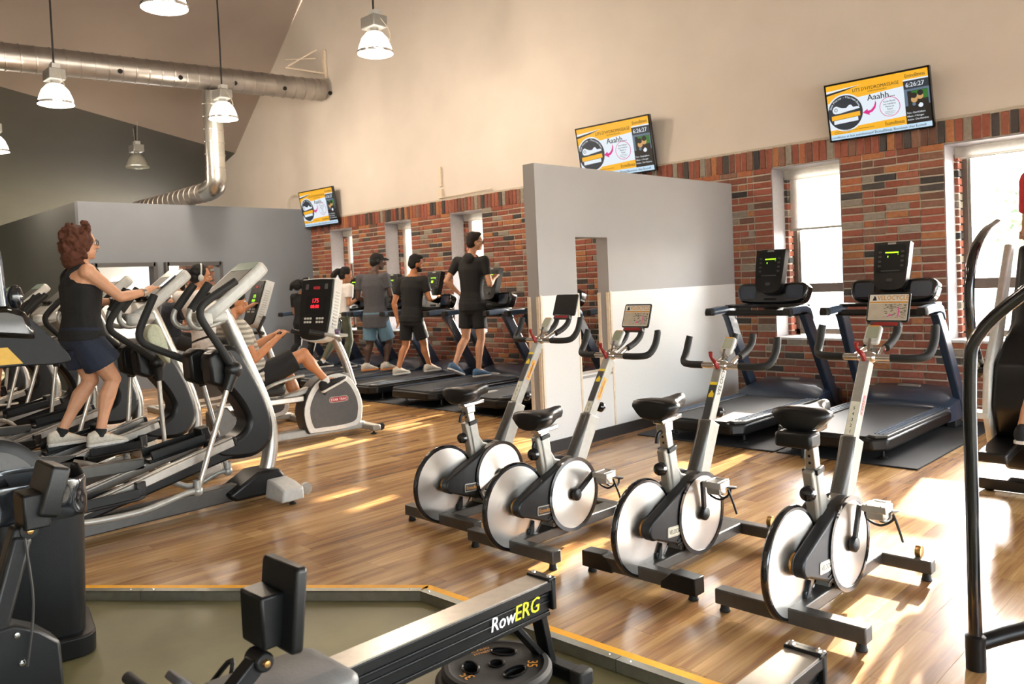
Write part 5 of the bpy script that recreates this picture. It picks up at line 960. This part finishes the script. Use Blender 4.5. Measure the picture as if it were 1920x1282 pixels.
for i, s_ in enumerate(('AVERTISSEMENT', 'NE PAS', 'WARNING DO NOT')): b.text(s_, .016, (.104, -.12, 1.28 - i*.022), Y, Z, lift=.001)
b.build('lettering', 'black_print', e, sm=0)
b = MB(); b.tube([(0, .07, 1.48), (0, .06, 1.7), (0, .04, 1.86)], .035, 14); b.build('upper_post', 'navy_plastic', e); b = MB(); b.ell((0, .14, 1.53), (.03, .035, .06), 14); b.build('side_knob', 'black_gloss', e)
# stair climber partly outside the right edge
e = empty('stair_climber', (-.88, 3.13, 0), label='black tube handrail frame of a machine cut by the right edge', cat='exercise machine')
b = MB(); b.tube([(0, 0, .03), (.0, 0, .6), (.003, 0, 1.05), (.03, .0, 1.19), (.16, .02, 1.33), (.4, .05, 1.5), (.75, .05, 1.55)], .0225, 16, 4); b.build('handrail', 'black_gloss', e, sm=60)
b = MB(); b.lathe([(.033, .0), (.034, .12), (.024, .125)], (0, 0, 0), Z, 18); b.build('foot_sleeve', 'black_plastic', e)
b = MB(); b.tube([(.0, .0, .09), (.12, .12, .13), (.24, .2, .14), (1.0, .25, .14)], .028, 14, 4); b.build('base_tube', 'black_plastic', e)
b = MB(); b.box((.9, .3, .1), (.5, .9, .2)); b.box((.9, .3, .35), (.4, .3, .4)); b.build('base_unit', 'charcoal', e, bevel=.03)
b = MB(); b.box((.52, .42, .47), (.4, .2, .13)); b.build('step', 'charcoal', e, bevel=.02)
e = empty('elliptical_trainer', (-1.2, 5.7, 0), label='dark elliptical trainer with grey side panel at the right edge under the last window', cat='elliptical')
b = MB(); b.side([(-.04, .3), (-.16, .55), (-.08, .82), (.3, 1.05), (.55, 1.55), (.72, 1.55), (.6, .8), (.4, .12), (.1, .12)], -.24, .24); b.build('tower', 'black_plastic', e, bevel=.03, sm=50)
for s_ in (-1, 1):
    b = MB(); b.side([(-.04, .22), (-.17, .52), (-.12, .8), (.0, .95), (.42, 1.56), (.5, 1.55), (.14, .85), (.1, .3)], *sorted((s_*.245, s_*.29))); b.build('side_panel', 'light_grey', e, bevel=.012)
    b = MB(); b.tube([(s_*.33, -.02, .78), (s_*.33, -.2, 1.03), (s_*.33, -.18, 1.4), (s_*.33, .05, 1.6), (s_*.33, .42, 1.7)], .03, 12, 4); b.ell((s_*.31, -.02, .76), (.06, .05, .05), 12); b.build('moving_arm', 'black_gloss', e, sm=60)
b = MB(); b.box((-.32, -.12, .5), (.14, .12, .04)); b.build('step_tab', 'light_grey', e, bevel=.006)
b = MB(); b.box((0, .0, .05), (.7, .12, .07)); b.lathe([(.03, 0), (.03, .02), (.015, .03), (.015, .06)], (-.3, 0, 0), Z, 14); b.lathe([(.03, 0), (.03, .02), (.015, .03), (.015, .06)], (.3, 0, 0), Z, 14); b.bar((0, 0, .08), (0, 1.1, .08), .12, .1); b.build('base', 'black_plastic', e, bevel=.01)
b = MB(); b.plate(rrect(.3, .3, .04), (0, .62, 1.68), X, V((0, .5, .86)), -.04, .03); b.build('console', 'black_plastic', e, bevel=.01)
for s_ in (-1, 1): b = MB(); b.bar((s_*.17, -.45, .3), (s_*.17, .0, .34), .16, .06); b.build('pedal', 'black_plastic', e, bevel=.012)
# towels, bottle, phone
b = MB(); b.loft([[V((x_ + .012*math.sin(7*y_ + k), 2.33 + y_*.5 + .02*math.sin(5*y_), .98 + z_)) for y_, z_ in ((-.1, .24), (0, .3), (.1, .24), (.16, .1), (.2, -.06), (.1, .02), (0, .1), (-.1, .16))] for k, x_ in enumerate((-6.22, -6.19, -6.15, -6.11, -6.08))]); o = b.build('towel', 'towel', sm=80); tag(o, 'pale green towel draped over the arm hub of the occupied elliptical', 'towel')
o.modifiers.new('s', 'SUBSURF').levels = 2; o.modifiers['s'].render_levels = 2
b = MB(); b.loft([[V((-6.98 + .16*math.cos(a)*q + .02*math.sin(3*a), 4.33 + .1*math.sin(a)*q, 1.018 + z_ + .02*math.sin(4*a + z_*30))) for a in [2*math.pi*j/16 for j in range(16)]] for q, z_ in ((.9, 0), (1, .03), (.8, .07), (.4, .085), (.1, .09))]); tag(b.build('towel', 'purple_cloth', sm=80), 'crumpled purple towel on the tray of the recumbent bike', 'towel')
e = empty('water_bottle', (-6.9, 4.42, 1.02), label='clear water bottle with white cap on the recumbent bike tray', cat='bottle')
b = MB(); b.lathe([(.001, 0), (.032, .001), (.034, .02), (.033, .1), (.034, .13), (.014, .17), (.013, .185)], (0, 0, 0), Z, 18); b.build('bottle_body', 'clear_plastic', e); b = MB(); b.lathe([(.016, .182), (.016, .215), (.001, .217)], (0, 0, 0), Z, 16); b.build('cap', 'white_plastic', e)
e = empty('phone', (-6.42, 2.57, 1.575), label='dark phone held against the elliptical console by the red haired woman', cat='phone'); up = V((0, .78, .62)).normalized()
b = MB(); b.plate(rrect(.075, .15, .012), (0, 0, 0), X, up, 0, .009); b.build('case', 'black_plastic', e, bevel=.002); b = MB(); b.plate(rrect(.066, .13, .006, 2), (0, 0, 0), X, up, .009, .0095); b.build('screen', 'screen_white', e, sm=0)
# ---------------------------------------------------------------- people
def remesh(b, name, vox, m, parent, smooth=4, label=None, disp=0):
    me = b.mesh('t'); fix_normals(me); o = bpy.data.objects.new('t', me); COL.objects.link(o)
    r = o.modifiers.new('r', 'REMESH'); r.mode = 'VOXEL'; r.voxel_size = vox
    s_ = o.modifiers.new('s', 'SMOOTH'); s_.factor = .5; s_.iterations = smooth
    if disp:
        t = bpy.data.textures.new('curl', 'CLOUDS'); t.noise_scale = .03; d = o.modifiers.new('d', 'DISPLACE'); d.texture = t; d.strength = disp; d.mid_level = .5
    dg = bpy.context.evaluated_depsgraph_get(); out = bpy.data.meshes.new_from_object(o.evaluated_get(dg)); out.name = name
    bpy.data.objects.remove(o); bpy.data.meshes.remove(me); out.shade_smooth(); out.materials.clear(); out.materials.append(K(m))
    q = bpy.data.objects.new(name, out); COL.objects.link(q); q.parent = parent
    if label: q['label'] = label
    return q
def ring_e(c, lx, dy, a, bb, n=18): return [c + lx*a*math.cos(2*math.pi*i/n) + dy*bb*math.sin(2*math.pi*i/n) for i in range(n)]
def person(label, J, skin, top, bottom, hair, shoes, F=None, vox=.008, w=1.0, extra=None, pull=None):
    """J: joints in world metres. top: (kind, material); bottom: (kind, material, material2)"""
    J = {k: V(v) for k, v in J.items()}
    if pull: J = {k: V((v.x*pull[0], v.y*pull[0], 1.45 + (v.z - 1.45)*pull[0] + pull[1])) for k, v in J.items()}
    base = V((J['hip'].x, J['hip'].y, min(J.get('anR', J['hip']).z, J.get('anL', J['hip']).z)))
    e = empty('person', base, label=label, cat='person'); J = {k: v - base for k, v in J.items()}
    hip, nk, hd = J['hip'], J['neck'], J['head']; spine = nk - hip
    lx = (J['shR'] - J['shL']); lx = (lx - spine*lx.dot(spine)/spine.length_squared).normalized(); hx = J.get('hipdir', lx).copy(); dy = spine.cross(lx).normalized()*-1
    if dy.dot(V(F or (0, 1, 0))) < 0: dy = -dy
    F = V(F or (0, 1, 0)).normalized(); up = (hd - nk).normalized(); Rt = F.cross(up).normalized(); U = Rt.cross(F).normalized(); rot = M((Rt, F, U)).transposed()
    H = lambda x, y, z: hd + Rt*x + F*y + U*z
    body = MB(); prof = [(-.17, .13, .095), (-.06, .168, .115), (.06, .17, .12), (.28, .14, .1), (.5, .15, .108), (.72, .172, .115), (.88, .16, .095), (.97, .09, .065), (1.04, .058, .055)]
    def torso(bm, t0, t1, gr=1.0, ad=0.0):
        rs = [p for p in prof if t0 - 1e-6 <= p[0] <= t1 + 1e-6]
        bm.loft([ring_e(hip + spine*t, lx, dy, (a*gr + ad)*w, (d*gr + ad)*w) for t, a, d in rs])
    torso(body, -.17, 1.04); body.cap(hip + spine*.98, hd - up*.06, .056, .052)
    body.ell(H(0, -.008, .03), (.076, .096, .098), 20, rot); body.ell(H(0, .03, -.05), (.057, .062, .06), 16, rot); body.ell(H(0, .068, -.085), (.026, .022, .022), 12, rot)
    body.cap(H(0, .09, .02), H(0, .108, -.018), .009, .016, 8); body.ell(H(0, .075, .034), (.05, .018, .014), 12, rot); body.ell(H(0, .086, -.05), (.024, .012, .012), 10, rot)
    for s_ in (-1, 1): body.ell(H(s_*.076, -.012, .0), (.012, .022, .033), 10, rot); body.ell(H(s_*.036, .062, -.02), (.024, .02, .02), 10, rot)
    feet = []
    for sd in ('R', 'L'):
        s_ = 1 if sd == 'R' else -1; sh = J['sh' + sd]
        body.cap(hip + spine*.86 + lx*s_*.08, sh, .062, .06); body.ell(sh, .062, 12)
        if 'el' + sd in J:
            el = J['el' + sd]; ha = J['ha' + sd]; wr = J.get('wr' + sd) or (ha - (ha - el).normalized()*.075)
            body.cap(sh, el, .05*w, .038); body.cap(el, el.lerp(wr, .3), .038, .041); body.cap(el.lerp(wr, .3), wr, .041, .026)
            d = (ha - wr).normalized(); sdv = d.cross(V((0, 0, 1)) if abs(d.z) < .85 else F).normalized(); n2 = sdv.cross(d)
            if n2.z > 0: n2 = -n2
            pm = wr + d*.05; body.loft([[wr + d*q + sdv*x*wd + n2*y*.015 for x, y in ((-1, -1), (-.5, -1.2), (.5, -1.2), (1, -1), (1, 1), (.5, 1.1), (-.5, 1.1), (-1, 1))] for q, wd in ((-.005, .026), (.03, .036), (.06, .041), (.088, .038))])
            for k, (off, ln) in enumerate(((-.031, .066), (-.011, .076), (.011, .071), (.031, .056))):
                a = wr + d*.084 + sdv*off; m1 = a + d*ln*.48 + n2*ln*.16 + sdv*off*.1; m2 = m1 + d*ln*.3 + n2*ln*.32; body.cap(a, m1, .0095, .009, 8); body.cap(m1, m2, .009, .0078, 8)
            ts = s_ if abs(sdv.dot(lx)) < .3 else (-1 if sdv.dot(lx)*s_ > 0 else 1)
            a = wr + d*.022 + sdv*ts*.028; m1 = a + d*.028 + sdv*ts*.03 + n2*.01; body.cap(a, m1, .013, .011, 8); body.cap(m1, m1 + d*.03 + sdv*ts*.006 + n2*.008, .011, .009, 8)
        if 'kn' + sd in J:
            hj = hip + lx*s_*.088*w - spine.normalized()*.03; kn, an, to = J['kn' + sd], J['an' + sd], J['to' + sd]
            body.cap(hj, hj.lerp(kn, .35), .088*w, .08*w); body.cap(hj.lerp(kn, .35), kn, .08*w, .055); body.ell(kn, .056, 12)
            sh_ = an - kn; bk = V((0, 0, 0)) - F; bk = (bk - sh_*bk.dot(sh_)/sh_.length_squared).normalized(); cf = kn.lerp(an, .3) + bk*.014
            body.cap(kn, cf, .05, .056*w); body.cap(cf, kn.lerp(an, .62) + bk*.006, .056*w, .041); body.cap(kn.lerp(an, .62) + bk*.006, an, .041, .034)
            fd = (to - an); he = an - Z*.055 - V((fd.x, fd.y, 0)).normalized()*.03 if shoes else an; body.cap(an, to.lerp(an, .35) - Z*.012, .036, .034); feet.append((sd, an, to))
    remesh(body, 'body', vox, skin, e, 3)
    # eyes
    b = MB()
    for s_ in (-1, 1): b.ell(H(s_*.031, .081, .012), (.0125, .009, .0075), 10, rot)
    b.build('eyes', 'white_print', e); b = MB()
    for s_ in (-1, 1): b.ell(H(s_*.031, .0885, .012), (.0055, .0035, .0055), 8, rot); b.ell(H(s_*.032, .09, .034), (.02, .006, .004), 8, rot)
    b.build('pupils_and_brows', 'hair_black', e); b = MB(); b.ell(H(0, .098, -.048), (.02, .003, .0035), 10, rot); b.build('lips', 'red_plastic', e)
    # clothes
    g = MB(); kind, m = top[0], top[1]; lo = top[2] if len(top) > 2 else -.06
    def hem(bm, t, gr, ad): bm.loft([ring_e(hip + spine*t_, lx, dy, (.17*gr + ad)*w, (.12*gr + ad)*w) for t_ in (t, .06)])
    hem(g, lo, 1.03, .016); torso(g, .06, .97 if kind != 'tank' else .72, 1.03, .012)
    if kind == 'tank':
        g.loft([ring_e(hip + spine*t_, lx, dy, a*w, d_*w) for t_, a, d_ in ((.7, .184, .128), (.8, .15, .118), (.86, .11, .1), (.93, .07, .08))])
        for s_ in (-1, 1): g.tube([hip + spine*.68 - dy*.1 + lx*s_*.03, hip + spine*.86 - dy*.105 + lx*s_*.05, hip + spine*.985 - dy*.03 + lx*s_*.085, hip + spine*.96 + dy*.07 + lx*s_*.09, hip + spine*.75 + dy*.11 + lx*s_*.1], .022, 8, 4)
    else:
        for sd, s_ in (('R', 1), ('L', -1)):
            g.cap(hip + spine*.86 + lx*s_*.07, J['sh' + sd], .076, .073); g.ell(J['sh' + sd], .075, 12)
            q = J['el' + sd] if 'el' + sd in J else J['sh' + sd] - Z*.28; f_ = .95 if kind == 'long' else .62; g.cap(J['sh' + sd], J['sh' + sd].lerp(q, f_), .072, .062 if kind == 'tee' else .05, 12, True)
        if kind == 'hood': g.ell(hip + spine*.93 - dy*.07, (.1, .06, .085), 12); g.cap(hip + spine*.97 + dy*.03 - lx*.05, hip + spine*.97 + dy*.03 + lx*.05, .04, .04)
    remesh(g, {'tank': 'tank_top', 'hood': 'hooded_top'}.get(kind, 'tee_shirt'), .0095, m, e, 5)
    if bottom:
        g = MB(); torso(g, -.17, .06, 1.04, .014); g.loft([ring_e(hip + spine*t_, lx, dy, .182*w, .132*w) for t_ in (.03, .14)])
        for sd, s_ in (('R', 1), ('L', -1)):
            if 'kn' + sd not in J: continue
            hj = hip + lx*s_*.088*w - spine.normalized()*.02; kn, an = J['kn' + sd], J['an' + sd]
            if bottom[0] == 'leggings': g.cap(hj, kn, .096*w, .063, 12); g.cap(kn, kn.lerp(an, .3) - F*.01, .06, .063, 12); g.cap(kn.lerp(an, .3) - F*.01, an.lerp(kn, .14), .063, .042, 12, True); g.ell(kn, .063, 12)
            else: g.ell(hj, .1*w, 12); g.cap(hj, hj.lerp(kn, bottom[2] if len(bottom) > 2 else .8), .1*w, (.098 if bottom[0] == 'shorts' else .125)*w, 14, True)
        remesh(g, 'leggings' if bottom[0] == 'leggings' else 'shorts', .0095, bottom[1], e, 4)
    for sd, an, to in feet:
        fd = (to - an); fl = V((fd.x, fd.y, 0)).normalized(); toe = to; pitch = (to - an + Z*.075); fw = V((pitch.x, pitch.y, pitch.z)).normalized() if abs(pitch.z) > .03 else fl
        up_ = (fw.cross(Z).normalized()).cross(fw).normalized(); sx = fw.cross(up_); c = an - up_*.085
        g = MB(); g.loft([[c + fw*y_ + sx*wd*math.cos(2*math.pi*i/14) + up_*(z0 + (z1 - z0)*(.5 + .5*math.sin(2*math.pi*i/14))) for i in range(14)] for y_, wd, z0, z1 in ((-.088, .022, .012, .075), (-.075, .036, .01, .1), (-.03, .04, .01, .115), (.02, .041, .01, .108), (.08, .047, .01, .075), (.14, .047, .01, .05), (.175, .036, .012, .04), (.195, .014, .015, .03))])
        sh = g.build('shoe', shoes[0], e, sm=70); g = MB()
        g.loft([[c + fw*y_ + sx*x_*wd + up_*z_ for x_, z_ in ((-1, 0), (1, 0), (1, .022), (-1, .022))] for y_, wd in ((-.09, .022), (-.075, .036), (0, .04), (.09, .049), (.15, .048), (.185, .034), (.203, .012))]); g.build('sole', shoes[1], sh, bevel=.004)
        g = MB()
        for k in range(4): g.bar(c + fw*(.035 + k*.022) + sx*.024 + up_*(.092 - k*.009), c + fw*(.035 + k*.022) - sx*.024 + up_*(.092 - k*.009), .006, .006)
        g.build('laces', 'white_print' if shoes[0] != 'shoe_white' else 'cream_trim', sh, sm=0)
        if shoes[2:]: g = MB(); g.cap(an - up_*.02, an.lerp(J['kn' + sd], .1), .042, .041, 14, True); g.build('sock', shoes[2], e, sm=60)
    # hair
    g = MB(); hk, hm = hair[0], hair[1]; g.ell(H(0, -.028, .05), (.085, .095, .095), 20, rot); g.ell(H(0, -.055, .0), (.078, .07, .08), 16, rot); vx, dsp = .008, .008
    if hk == 'short': g.ell(H(0, .02, .105), (.06, .065, .035), 14, rot)
    if hk == 'curly':
        rn = random.Random(4); g.ell(H(0, -.035, .03), (.105, .115, .12), 18, rot); g.ell(H(0, -.075, -.09), (.1, .07, .1), 16, rot)
        for i in range(110):
            a, z_ = rn.uniform(0, 6.28), rn.uniform(-.165, .15); q = math.sqrt(max(.0, 1 - (z_/.2)**2))
            if math.sin(a)*q > .35 and z_ < .09: continue
            g.ell(H(.108*q*math.cos(a), -.04 + .115*q*math.sin(a), .02 + z_), rn.uniform(.013, .024), 8)
        dsp = .022
    if hk in ('pony', 'bun'):
        tl = [H(0, -.1, .06), H(0, -.16, .03), H(0, -.19, -.06), H(0, -.17, -.16)]
        if hk == 'bun': tl = [H(0, -.1, .05), H(0, -.17, .04), H(0, -.24, -.03), H(0, -.25, -.13)]
        g.tube(tl, [.03, .052 if hk == 'bun' else .042, .05, .018], 12, 4); dsp = .014
        if hk == 'bun': g.ell(H(.03, -.17, -.02), (.06, .07, .08), 12, rot)
    remesh(g, 'hair', vx, hm, e, 2, disp=dsp)
    if 'cap' in hair:
        g = MB(); g.ell(H(0, -.012, .062), (.089, .108, .082), 20, rot); fr = -1 if 'back' in hair else 1
        g.loft([[H(x_, fr*y_ - .01, z_) for x_, y_, z_ in ((-.075, .07, .06), (-.07, .14, .05), (-.03, .18, .044), (.03, .18, .044), (.07, .14, .05), (.075, .07, .06))], [H(x_, fr*y_ - .01, z_ + .01) for x_, y_, z_ in ((-.075, .07, .06), (-.07, .14, .05), (-.03, .18, .044), (.03, .18, .044), (.07, .14, .05), (.075, .07, .06))]]); remesh(g, 'cap', .007, 'black_cloth', e, 2)
    if 'beard' in hair: g = MB(); g.ell(H(0, .042, -.072), (.06, .06, .045), 14, rot); g.ell(H(0, .02, -.05), (.066, .05, .04), 14, rot); remesh(g, 'beard', .007, hm, e, 2, disp=.006)
    if 'glasses' in hair:
        g = MB()
        for s_ in (-1, 1): g.tube([H(s_*.034 + .022*math.cos(a), .1, .012 + .017*math.sin(a)) for a in [2*math.pi*i/14 for i in range(15)]], .0028, 6); g.tube([H(s_*.056, .098, .018), H(s_*.08, .04, .018), H(s_*.08, -.02, .012)], .0025, 6)
        g.tube([H(-.012, .1, .016), H(.012, .1, .016)], .0025, 6); g.build('glasses', 'black_plastic', e)
    if 'headphones' in hair:
        g = MB(); g.tube([H(.088*math.cos(a), -.01, .03 + .11*math.sin(a)) for a in [math.pi*i/12 for i in range(13)]], .009, 8); 
        for s_ in (-1, 1): g.ell(H(s_*.09, -.01, .0), (.02, .03, .038), 12, rot)
        g.build('headphones', 'black_plastic' if 'dark' in hair else 'light_grey', e)
    if extra: extra(e, J, H, base)
    return e
def watch(sd, m='teal_skin_watch'):
    def f(e, J, H, base):
        el, wr = J['el' + sd], J.get('wr' + sd) or J['ha' + sd]; d = (wr - el).normalized(); g = MB(); g.lathe([(.03, -.014), (.034, -.012), (.034, .012), (.03, .014)], wr - d*.015, d, 18, True); g.build('watch', m, e)
    return f
def both(*fs):
    def f(*a):
        for q in fs: q(*a)
    return f
def strap(e, J, H, base):
    g = MB()
    for s_ in (-1, 1): g.tube([V((J['neck'].x + s_*.06, J['neck'].y - .02, J['neck'].z - .01)), V((J['neck'].x + s_*.085, J['neck'].y - .1, J['neck'].z - .09)), V((J['neck'].x + s_*.07, J['neck'].y - .125, J['neck'].z - .2))], .006, 6, 4)
    g.build('bra_strap', 'black_cloth', e)
person('red haired woman in a black tank top and denim shorts on an elliptical', dict(head=(-6.5, 1.99, 1.87), neck=(-6.5, 1.97, 1.71), shR=(-6.33, 1.965, 1.665), shL=(-6.67, 1.965, 1.675), elR=(-6.24, 2.15, 1.47), wrR=(-6.32, 2.355, 1.50), haR=(-6.38, 2.46, 1.555), elL=(-6.76, 2.06, 1.44), wrL=(-6.77, 2.27, 1.44), haL=(-6.77, 2.35, 1.46), hip=(-6.5, 1.95, 1.19), knR=(-6.40, 2.12, .86), anR=(-6.40, 2.0, .465), toR=(-6.40, 2.18, .385), knL=(-6.61, 2.03, .85), anL=(-6.63, 1.80, .475), toL=(-6.63, 1.98, .39)),
    'skin_fair', ('tank', 'black_cloth'), ('skirt', 'denim', .62), ('curly', 'hair_red', 'glasses'), ('shoe_white', 'sole', 'black_cloth'), vox=.007, w=1.1, extra=both(watch('L'), watch('R', 'silver'), strap))
person('man in a black cap and striped tee pedalling the recumbent bike', dict(head=(-7.08, 3.44, 1.38), neck=(-7.1, 3.37, 1.23), shR=(-6.9, 3.38, 1.16), shL=(-7.28, 3.42, 1.16), elR=(-6.8, 3.46, .86), haR=(-6.83, 3.76, 1.07), elL=(-7.3, 3.66, .92), haL=(-7.24, 3.96, 1.07), hip=(-7.1, 3.6, .68), knR=(-6.87, 4.0, .86), anR=(-6.80, 4.19, .58), toR=(-6.78, 4.37, .58), knL=(-7.2, 4.02, .62), anL=(-7.2, 4.16, .29), toL=(-7.18, 4.34, .21)),
    'skin_warm', ('tee', 'stripe'), ('shorts', 'black_cloth', .78), ('short', 'hair_brown', 'cap', 'back'), ('shoe_black', 'sole', 'sock'), F=(.2, 1, -.05), w=1.18, extra=watch('R'))
person('man in a black hooded top and shorts jogging on a treadmill', dict(head=(-7.74, 7.08, 1.99), neck=(-7.79, 7.04, 1.82), shR=(-7.61, 7.10, 1.74), shL=(-7.99, 6.98, 1.75), elR=(-7.52, 7.1, 1.44), haR=(-7.6, 7.28, 1.55), elL=(-8.06, 6.83, 1.50), haL=(-7.98, 7.02, 1.3), hip=(-7.8, 7.03, 1.17), knR=(-7.69, 7.06, .74), anR=(-7.7, 7.0, .34), toR=(-7.69, 7.18, .26), knL=(-7.9, 6.98, .75), anL=(-7.9, 6.77, .42), toL=(-7.9, 6.9, .29)),
    'skin_fair', ('hood', 'black_cloth', -.1), ('shorts', 'black_cloth', .68), ('short', 'hair_brown', 'glasses'), ('shoe_blue', 'sole'), F=(.45, .9, 0))
person('bearded man in a black tee and black shorts walking on a treadmill', dict(head=(-9.0, 7.09, 1.77), neck=(-9.05, 7.05, 1.61), shR=(-8.86, 7.1, 1.53), shL=(-9.25, 7.0, 1.53), elR=(-8.78, 7.13, 1.27), haR=(-8.85, 7.34, 1.3), elL=(-9.31, 6.9, 1.23), haL=(-9.28, 6.93, .95), hip=(-9.05, 7.0, 1.0), knR=(-8.95, 7.12, .64), anR=(-8.94, 7.19, .33), toR=(-8.93, 7.36, .27), knL=(-9.15, 6.95, .62), anL=(-9.15, 6.8, .315), toL=(-9.15, 6.98, .235)),
    'skin_warm', ('tee', 'black_cloth', -.08), ('shorts', 'black_cloth', .78), ('short', 'hair_black', 'beard'), ('shoe_white', 'sole'), F=(.35, .93, -.15))
person('man in a dark cap, headphones, grey tee and blue shorts on a treadmill', dict(head=(-10.24, 7.32, 1.88), neck=(-10.25, 7.24, 1.72), shR=(-10.05, 7.31, 1.65), shL=(-10.46, 7.14, 1.65), elR=(-9.97, 7.34, 1.37), haR=(-10.05, 7.56, 1.28), elL=(-10.5, 7.1, 1.35), haL=(-10.45, 7.34, 1.24), hip=(-10.25, 7.24, 1.02), knR=(-10.13, 7.38, .64), anR=(-10.13, 7.30, .32), toR=(-10.13, 7.48, .24), knL=(-10.35, 7.18, .63), anL=(-10.37, 7.11, .315), toL=(-10.37, 7.29, .235)),
    'skin_dark', ('tee', 'grey_cloth', -.2), ('shorts', 'blue_shorts', .85), ('short', 'hair_black', 'cap', 'headphones', 'dark'), ('shoe_white', 'orange_sole', 'sock'), w=1.12, F=(.4, .9, -.1), pull=(.973, -.03))
person('dark ponytailed woman in a white tee and olive leggings on a treadmill', dict(head=(-11.4, 7.5, 1.73), neck=(-11.45, 7.42, 1.6), shR=(-11.28, 7.47, 1.53), shL=(-11.62, 7.36, 1.54), elR=(-11.23, 7.42, 1.26), haR=(-11.3, 7.64, 1.34), elL=(-11.65, 7.41, 1.26), haL=(-11.5, 7.65, 1.33), hip=(-11.45, 7.40, 1.05), knR=(-11.35, 7.47, .65), anR=(-11.35, 7.38, .31), toR=(-11.35, 7.56, .235), knL=(-11.53, 7.3, .66), anL=(-11.53, 7.04, .34), toL=(-11.53, 7.22, .25)),
    'skin_tan', ('tee', 'white_cloth', -.0), ('leggings', 'olive_cloth'), ('pony', 'hair_black'), ('shoe_black', 'sole', 'sock'), F=(.35, .9, -.3), w=.92, pull=(.956, -.045))
person('woman in black with a big dark ponytail on the corner treadmill', dict(head=(-12.5, 7.42, 1.59), neck=(-12.58, 7.36, 1.47), shR=(-12.42, 7.4, 1.4), shL=(-12.75, 7.3, 1.4), elR=(-12.38, 7.36, 1.13), haR=(-12.42, 7.6, 1.15), elL=(-12.8, 7.32, 1.13), haL=(-12.7, 7.58, 1.15), hip=(-12.6, 7.34, .93), knR=(-12.5, 7.46, .58), anR=(-12.5, 7.4, .31), toR=(-12.5, 7.57, .235), knL=(-12.7, 7.3, .58), anL=(-12.7, 7.1, .33), toL=(-12.7, 7.27, .245)),
    'skin_tan', ('tee', 'black_cloth', -.05), ('leggings', 'black_cloth'), ('bun', 'hair_black', 'headphones'), ('shoe_white', 'sole'), F=(.25, .95, -.2), w=.9, pull=(.96, -.04))
person('dark haired rider in a white tee and black shorts on an upright bike', dict(head=(-8.58, 3.80, 1.66), neck=(-8.62, 3.75, 1.52), shR=(-8.4, 3.78, 1.45), shL=(-8.87, 3.67, 1.45), elR=(-8.3, 3.95, 1.2), haR=(-8.2, 4.2, 1.34), elL=(-8.82, 3.9, 1.2), haL=(-8.55, 4.2, 1.1), hip=(-8.5, 3.84, .93), knR=(-8.2, 4.22, .78), anR=(-8.15, 4.25, .38), toR=(-8.13, 4.42, .32), knL=(-8.5, 4.28, .9), anL=(-8.46, 4.32, .55), toL=(-8.44, 4.5, .5)),
    'skin_tan', ('tee', 'white_cloth', -.08), ('shorts', 'black_cloth', .8), ('pony', 'hair_black', 'headphones'), ('shoe_black', 'sole'), F=(.3, .95, -.1), w=1.28)
person('bearded rider in dark clothes on the far upright bike', dict(head=(-10.3, 4.28, 1.53), neck=(-10.33, 4.2, 1.4), shR=(-10.15, 4.2, 1.33), shL=(-10.52, 4.2, 1.33), elR=(-10.1, 4.3, 1.08), haR=(-10.2, 4.5, 1.1), elL=(-10.56, 4.3, 1.08), haL=(-10.55, 4.52, 1.1), hip=(-10.4, 4.16, .93), knR=(-10.25, 4.5, .78), anR=(-10.22, 4.52, .4), toR=(-10.22, 4.7, .33), knL=(-10.5, 4.52, .88), anL=(-10.52, 4.56, .52), toL=(-10.52, 4.74, .46)),
    'skin_tan', ('tee', 'dark_tee', -.08), ('shorts', 'black_cloth', .8), ('short', 'hair_black', 'beard'), ('shoe_black', 'sole'), F=(.5, .86, 0))
person('person in navy shorts and dark shoes on the second farthest elliptical', dict(head=(-10.3, 2.02, 1.78), neck=(-10.3, 1.95, 1.63), shR=(-10.1, 1.95, 1.56), shL=(-10.5, 1.95, 1.56), elR=(-10.05, 2.05, 1.28), haR=(-10.05, 2.28, 1.36), elL=(-10.54, 2.05, 1.28), haL=(-10.55, 2.26, 1.36), hip=(-10.3, 1.9, 1.1), knR=(-10.2, 2.2, .80), anR=(-10.17, 2.16, .44), toR=(-10.17, 2.33, .37), knL=(-10.42, 2.0, .75), anL=(-10.45, 1.72, .42), toL=(-10.45, 1.9, .36)),
    'skin_tan', ('tee', 'dark_tee', -.08), ('shorts', 'denim', .72), ('short', 'hair_brown'), ('shoe_black', 'sole'))
person('person in a red tee on the dark elliptical at the right edge', dict(head=(-1.02, 5.86, 2.16), neck=(-1.04, 5.8, 2.0), shR=(-.84, 5.82, 1.93), shL=(-1.25, 5.8, 1.93), elR=(-.78, 5.88, 1.64), haR=(-.82, 6.08, 1.62), elL=(-1.3, 5.9, 1.63), haL=(-1.35, 6.08, 1.62), hip=(-1.05, 5.68, 1.36), knR=(-.95, 5.85, .9), anR=(-.94, 5.62, .47), toR=(-.94, 5.8, .39), knL=(-1.2, 5.75, .88), anL=(-1.26, 5.5, .45), toL=(-1.26, 5.68, .37)),
    'skin_fair', ('tee', 'red_cloth', -.1), ('shorts', 'black_cloth', .8), ('short', 'hair_brown'), ('shoe_black', 'sole'))
